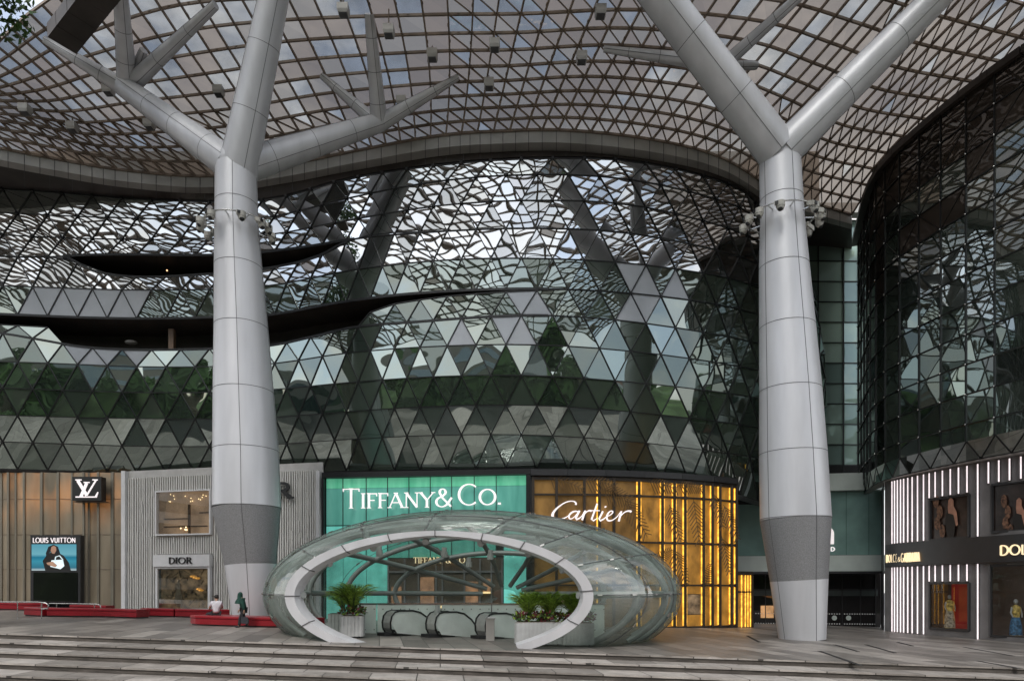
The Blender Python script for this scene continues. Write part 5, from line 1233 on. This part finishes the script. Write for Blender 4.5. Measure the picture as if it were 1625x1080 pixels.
# ------------------------------------------------------------------ people
def skin(name, chains, mat, parent, levels=2):
    verts = []; edges = []; rad = []; idx = {}
    for ch in chains:
        prev = None
        for key, p, r in ch:
            if key in idx: i = idx[key]
            else: i = len(verts); idx[key] = i; verts.append(p); rad.append(r)
            if prev is not None: edges.append((prev, i))
            prev = i
    me = bpy.data.meshes.new(name); me.from_pydata(verts, edges, []); o = bpy.data.objects.new(name, me); link(o, parent); me.materials.append(mat)
    md = o.modifiers.new('skin', 'SKIN'); md.use_smooth_shade = True
    for i, r in enumerate(rad):
        sv = me.skin_vertices[0].data[i]; sv.radius = (r, r) if not hasattr(r, '__len__') else r; sv.use_root = (i == 0)
    sb = o.modifiers.new('sub', 'SUBSURF'); sb.levels = levels; sb.render_levels = levels
    return o
def person(base, ang, J, label, shirt_mat, legs_mat, hair_kind):
    t = thing('person', label, 'person', base); t.rotation_euler = (0, 0, ang)
    V = lambda k: J[k]
    def hand(side):
        w = Vector(J['wr'+side]); h = Vector(J['ha'+side]); d = (h-w).normalized(); s = d.cross(Vector((0, 1, .1))).normalized(); out = []
        for f in range(4):
            off = s*(f-1.5)*.018; ln = (.07, .082, .078, .06)[f]
            out.append([('ha'+side, tuple(h), .03), (f'f{side}{f}a', tuple(h+off+d*.03), .010), (f'f{side}{f}b', tuple(h+off+d*(.03+ln*.6)+Vector((0, .008, 0))), .009), (f'f{side}{f}c', tuple(h+off+d*(.03+ln)+Vector((0, .03, 0))), .008)])
        out.append([('ha'+side, tuple(h), .03), (f't{side}a', tuple(h-s*.035+d*.0), .011), (f't{side}b', tuple(h-s*.05+d*.035), .009)])
        return out
    C = [[('pel', V('pel'), .125), ('wai', V('wai'), .115), ('che', V('che'), (.155, .12)), ('neck', V('neck'), .055), ('h0', V('h0'), .06), ('h1', V('h1'), .088), ('h2', V('h2'), .095), ('h3', V('h3'), .06)]]
    for s in 'lr':
        C.append([('che', V('che'), .15), ('sh'+s, V('sh'+s), .065), ('el'+s, V('el'+s), .045), ('wr'+s, V('wr'+s), .028), ('ha'+s, V('ha'+s), .03)]); C += hand(s)
        C.append([('pel', V('pel'), .125), ('hip'+s, V('hip'+s), .095), ('kn'+s, V('kn'+s), .06), ('an'+s, V('an'+s), .04), ('to'+s, V('to'+s), .035)])
    skin('body', C, MT['skin'], t)
    cl = [[('pel', V('pel'), .16), ('wai', V('wai'), .155), ('che', V('che'), (.20, .19)), ('nk', tuple(Vector(V('che')).lerp(Vector(V('neck')), .75)), .10)]]
    for s in 'lr':
        e = Vector(V('sh'+s)).lerp(Vector(V('el'+s)), .75 if hair_kind == 'short' else 1); ch = [('che', V('che'), .17), ('sh'+s, V('sh'+s), .10), ('e'+s, tuple(e), .075)]
        if hair_kind != 'short': ch.append(('w'+s, V('wr'+s), .06))
        cl.append(ch)
    if hair_kind != 'short': cl[0].insert(0, ('hem', V('hem'), .19)); 
    skin('top', cl, shirt_mat, t)
    lg = []
    for s in 'lr': lg.append([('pel', V('pel'), .145), ('hip'+s, V('hip'+s), .118), ('kn'+s, V('kn'+s), .085), ('an'+s, V('an'+s), .068)])
    skin('trousers', lg, legs_mat, t)
    for s in 'lr':
        a_, b_ = Vector(V('an'+s)), Vector(V('to'+s)); f_ = (b_-a_); f_.z = 0; f_.normalize()
        m = MB(); c = a_+f_*.07; m.ball((c.x, c.y, a_.z-.03), .1, 10, 6, sc=(.55+abs(f_.x)*.9, .55+abs(f_.y)*.9, .5)); 
        ob = m.build('shoe', legs_mat); ob.parent = t
    hc = Vector(V('h2')); fc = Vector(J['face'])
    # face: nose, eyes, mouth, ears
    m = MB(); up = Vector((0, 0, 1)); sd = fc.cross(up).normalized(); nz_ = Vector(V('h1'))
    m.ball(nz_+fc*.10+up*.012, .018, 6, 5, sc=(.8, 1, 1.5)); m.ball(nz_+sd*.092+up*.01, .022, 6, 5); m.ball(nz_-sd*.092+up*.01, .022, 6, 5); ob = m.build('nose_and_ears', MT['skin']); ob.parent = t
    m = MB()
    for k in (-1, 1): m.ball(nz_+fc*.086+sd*.034*k+up*.036, .011, 6, 4)
    m.ball(nz_+fc*.088-up*.035, .013, 6, 4, sc=(1.6, 1.2, .4)); ob = m.build('eyes_and_mouth', MT['hair']); ob.parent = t
    m = MB()
    if hair_kind == 'short': m.ball(hc+up*.02-fc*.022, .108, 14, 10, sc=(.96, .96, .95)); ob = m.build('hair', MT['hair'])
    else:
        m.ball(hc-fc*.02, .128, 14, 10, sc=(.92, .95, 1.05)); m.tube([hc-up*.02-fc*.02, hc-up*.18-fc*.01, hc-up*.30, hc-up*.42+fc*.01], [.12, .125, .19, .22], 14); ob = m.build('headscarf', shirt_mat)
    ob.parent = t
    return t
# seated man, back turned; local +y is away from the camera
bs = Wg(343, 31.1)
J = dict(pel=(0, .05, .53), wai=(0, .07, .70), che=(0, .10, .93), neck=(0, .13, 1.10), h0=(0, .16, 1.16), h1=(0, .19, 1.21), h2=(0, .19, 1.27), h3=(0, .18, 1.33), face=(-.35, .9, -.15),
         shl=(-.19, .10, 1.02), ell=(-.30, .20, .78), wrl=(-.32, .42, .72), hal=(-.31, .50, .72), shr=(.19, .10, 1.02), elr=(.25, .24, .78), wrr=(.02, .42, .74), har=(-.07, .47, .74),
         hipl=(-.12, .12, .51), knl=(-.42, .50, .50), anl=(-.55, .62, .09), tol=(-.60, .76, .05), hipr=(.10, .12, .51), knr=(.02, .60, .50), anr=(-.02, .68, .09), tor=(-.03, .84, .05))
person(bs, R(18), J, 'man in white t-shirt and dark trousers sitting on the red bench with his back turned', MT['shirt'], MT['trousers'], 'short')
# walking woman, heading left (local -x)
bs = Wg(386, 29.7)
J = dict(pel=(.02, 0, .90), wai=(-.01, 0, 1.06), che=(-.05, 0, 1.27), neck=(-.10, 0, 1.42), h0=(-.13, 0, 1.47), h1=(-.16, 0, 1.51), h2=(-.16, 0, 1.56), h3=(-.15, 0, 1.61), face=(-1, 0, -.25), hem=(.03, 0, .70),
         shl=(-.05, -.17, 1.34), ell=(.06, -.22, 1.08), wrl=(.10, -.22, .84), hal=(.10, -.22, .76), shr=(-.05, .17, 1.34), elr=(-.10, .22, 1.08), wrr=(-.20, .18, .88), har=(-.24, .18, .81),
         hipl=(.03, -.09, .86), knl=(.02, -.10, .48), anl=(.24, -.10, .13), tol=(.16, -.10, .06), hipr=(.02, .09, .86), knr=(-.16, .10, .48), anr=(-.22, .10, .09), tor=(-.36, .10, .05))
wom = person(bs, R(6), J, 'woman in dark green hooded headscarf and tunic walking left in front of the red bench', MT['green_cloth'], MT['trousers'], 'scarf'); wom.scale = (.92, .92, .92)
bg_ = thing('handbag', 'dark grey shopping bag hanging from the hand of the walking woman', 'bag', bs+Vector((.18, -.26, .12)))
c = bs+Vector((.12, -.20, .10)); m = MB(); m.prism([c+Vector(p) for p in ((-.13, -.05, .10), (.17, -.05, .08), (.20, -.05, .2), (.12, -.05, .38), (-.12, -.05, .39))], (0, .1, 0)); m.build('bag_body', M('grey_bag', (.035, .035, .045), .6, 0, .3, 8), bg_)
m = MB(); m.tube([c+Vector((-.08, 0, .4)), c+Vector((-.07, 0, .53)), c+Vector((-.03, 0, .58)), c+Vector((.02, 0, .53)), c+Vector((.06, 0, .38))], .012, 6); m.build('bag_handle', MT['rubber'], bg_)

# ------------------------------------------------------------------ floodlight boxes hung under the canopy
FL = [(40, 172, 'far left, over the soffit band'), (115, 200, 'second from the left, near the dark soffit band'), (172, 141, 'left of the left branch fork'), (237, 196, 'tucked under the long left branch'), (347, 143, 'between the left branch and the thick upright branch'),
      (545, 15, 'at the top edge, right of the thick upright branch'), (617, 48, 'beside the top of the slim upright twig'), (686, 86, 'above the tip of the right hand twig'), (785, 70, 'upper of two in the middle'), (776, 132, 'lower of two in the middle'), (637, 160, 'just above the right hand twig'), (923, 90, 'beside the right column twig tip'), (953, 17, 'top edge, above the right column twig')]
for (x, y, w_) in FL:
    best = min(((in_img(G[i][j])[0]-x)**2+(in_img(G[i][j])[1]-y+8)**2, i, j) for i in range(NU+1) for j in range(NV+1)); D = G[best[1]][best[2]].y-.3
    c = W(x, y, D); t = thing('floodlight', 'grey box floodlight under the canopy, '+w_, 'floodlight', c, 'box floodlights under the canopy')
    m = MB(); m.box(c, (.50, .48, .28)); m.prism([c+Vector(p) for p in ((-.25, -.24, -.14), (.25, -.24, -.14), (.21, -.2, -.27), (-.21, -.2, -.27))], (0, .42, 0)); m.build('housing', MT['gutter'], t)
    m = MB(); m.box(c-Vector((0, 0, .285)), (.36, .36, .03)); m.build('lens', MT['joint'], t)
    m = MB(); m.bar(c+Vector((0, 0, .17)), Vector((c.x, c.y, G[best[1]][best[2]].z+.05)), .05, .05, Vector((0, 1, 0))); m.build('hanger', MT['bronze'], t)

# ------------------------------------------------------------------ trees and city behind the camera, seen in the glass
def tree(x, y, z0, H, rad, label, seed, nl=1500, ls=.45, lo=.5):
    rr = random.Random(seed); t = thing('tree', label, 'tree', (x, y, z0), 'street trees'); b = Vector((x, y, z0)); m = MB()
    m.tube([b, b+Vector((.1, 0, H*.3)), b+Vector((-.1, .2, H*.6)), b+Vector((.2, 0, H*.85))], [H*.03, H*.022, H*.014, .05], 8)
    cl = []
    for k in range(11):
        a = rr.random()*6.28; r_ = rr.uniform(.25, .8)*rad; c = b+Vector((math.cos(a)*r_, math.sin(a)*r_, H*rr.uniform(lo, .94))); cl.append((c, rad*rr.uniform(.28, .48)))
        s0 = b+Vector((0, 0, H*rr.uniform(.3, .55))); m.tube([s0, s0.lerp(c, .5)+Vector((0, 0, .3)), c], [H*.012, H*.008, .03], 6)
    m.build('trunk', MT['bark'], t); lf = MB()
    for k in range(nl):
        c, r_ = rr.choice(cl); d = Vector((rr.gauss(0, 1), rr.gauss(0, 1), rr.gauss(0, .8))).normalized()*r_*rr.random()**.4; p = c+d
        u_ = Vector((rr.gauss(0, 1), rr.gauss(0, 1), rr.gauss(0, 1))).normalized(); v_ = u_.cross(Vector((rr.random(), .3, rr.random()))).normalized(); s_ = ls*rr.uniform(.5, 1.2)
        lf.add([p-u_*s_, p-v_*s_*.5, p+u_*s_, p+v_*s_*.5], [(0, 1, 2, 3)])
    lf.build('crown', MT['tree_leaf'], t)
c = W(-100, -80, 26)
tree(c.x-.8, 26, -2.4, 34, 3.5, 'tall tree whose leaves show past the canopy edge in the top left corner', 40, 6500, .17, .78)
spots = [(-42, -26, 15, 6), (-31, -22, 13, 6), (-20, -28, 16, 7), (-9, -24, 14, 6), (2, -27, 15, 7), (13, -23, 13, 6), (24, -27, 15, 7), (36, -24, 14, 6), (-55, -10, 15, 7), (50, -12, 15, 7), (-14, -40, 19, 8), (20, -42, 19, 8)]
spots += [(x_*1.15+5, y_-16, h_, r_) for (x_, y_, h_, r_) in spots[:9]]
for k, (x, y, h, r_) in enumerate(spots): tree(x, y, -2.4, h*2.0, r_*1.2, 'leafy green street tree across the road, seen only as a green reflection', 50+k, 2600, 1.5, .16)
def city(x, y, w, d, h, col, label, seed):
    t = thing('office_building', label, 'building', (x, y, -2.4), 'city blocks across the road'); m = MB(); m.box((x, y, h/2-2.4), (w, d, h)); m.build('wall', M('city_wall', col, .6, 0, .1, .1), t)
    m = MB(); nfl = int(h/3.6)
    for k in range(nfl): m.box((x, y, 1.2+k*3.6), (w+.2, d+.2, 1.7))
    m.build('window_strips', mirror_glass('city_glass_%d' % seed, (.03, .05, .06), (.6, .65, .7), .3, .3, 0, .05), t)
city(-60, -75, 40, 25, 42, (.24, .22, .20), 'beige office block across the road at the left', 1); city(5, -95, 34, 25, 60, (.2, .21, .23), 'grey tower across the road in the middle', 2)
city(62, -70, 38, 25, 36, (.34, .22, .19), 'pinkish office block across the road at the right', 3); city(-95, 0, 22, 50, 34, (.22, .22, .21), 'office slab beyond the left end of the plaza', 4)
m = MB(); m.add([(-200, -8, -2.35), (-200, -20, -2.35), (200, -20, -2.35), (200, -8, -2.35)], [(0, 1, 2, 3)]); tag(m.build('road', MT['asphalt']), 'dark road behind the camera', kind='structure')

m = MB(); hx = np.linspace(-160, 160, 41); prof_ = [(-21, -2.4), (-26, 0), (-34, 5.5), (-46, 10), (-60, 12), (-66, -2.4)]
for a, b in zip(hx[:-1], hx[1:]):
    w1, w2 = (1+.25*math.sin(a*.07)+.1*math.sin(a*.31) for a in (a, b))
    for (y0, z0), (y1, z1) in zip(prof_[:-1], prof_[1:]): m.add([(a, y0, -2.4+(z0+2.4)*w1), (b, y0, -2.4+(z0+2.4)*w2), (b, y1, -2.4+(z1+2.4)*w2), (a, y1, -2.4+(z1+2.4)*w1)], [(0, 1, 2, 3)], 0, True)
tag(m.build('grassy_hill', M('grass_bank', (.09, .15, .05), .85, 0, .5, .25, .6)), 'green planted hillside across the road', kind='structure')

pv = thing('added_pavilion', 'added unseen long low pavilion across the road, its warm lit fascia there for the reflection', 'pavilion', (4, -19, -2.4))
m = MB(); m.box((4, -19, 1.6), (34, 4, .3)); m.build('roof', MT['gutter'], pv)
m = MB(); m.box((4, -16.95, 1.25), (33.6, .08, .3)); m.build('lit_fascia', M('warm_fascia', (1, .42, .14), .5, emit=1.1), pv)  # added glow, out of view, drawing an orange line in the facade reflection
m = MB()
for k in range(12): m.box((4-16+k*2.9, -17.4, -.5), (.2, .2, 3.8))
m.build('posts', MT['bronze'], pv)
def bus(x, col, label):
    t = thing('city_bus', label, 'bus', (x, -12.5, -2.35)); m = MB(); m.box((x, -12.5, -.55), (10.5, 2.5, 2.9)); m.box((x, -12.5, .95), (9.6, 2.2, .2)); m.build('body', M('bus_paint', col, .3, 0, .05, 1), t)
    m = MB(); m.box((x, -12.5, -.1), (9.9, 2.54, .95)); m.box((x, -12.5, -.1), (10.56, 2.2, 1.1)); m.build('windows', mirror_glass('bus_glass', (.02, .02, .022), (.6, .6, .6), .3, .3, 0, .05), t)
    for wx in (-3.4, 3.2):
        for sy in (-1.1, 1.1): m = MB(); m.tube([(x+wx, -12.5+sy-.15, -1.85), (x+wx, -12.5+sy+.15, -1.85)], .5, 16); m.build('wheel', MT['rubber'], t)
bus(-14, (.45, .03, .04), 'red single deck bus on the road behind the camera'); bus(9, (.5, .5, .48), 'white single deck bus on the road behind the camera')
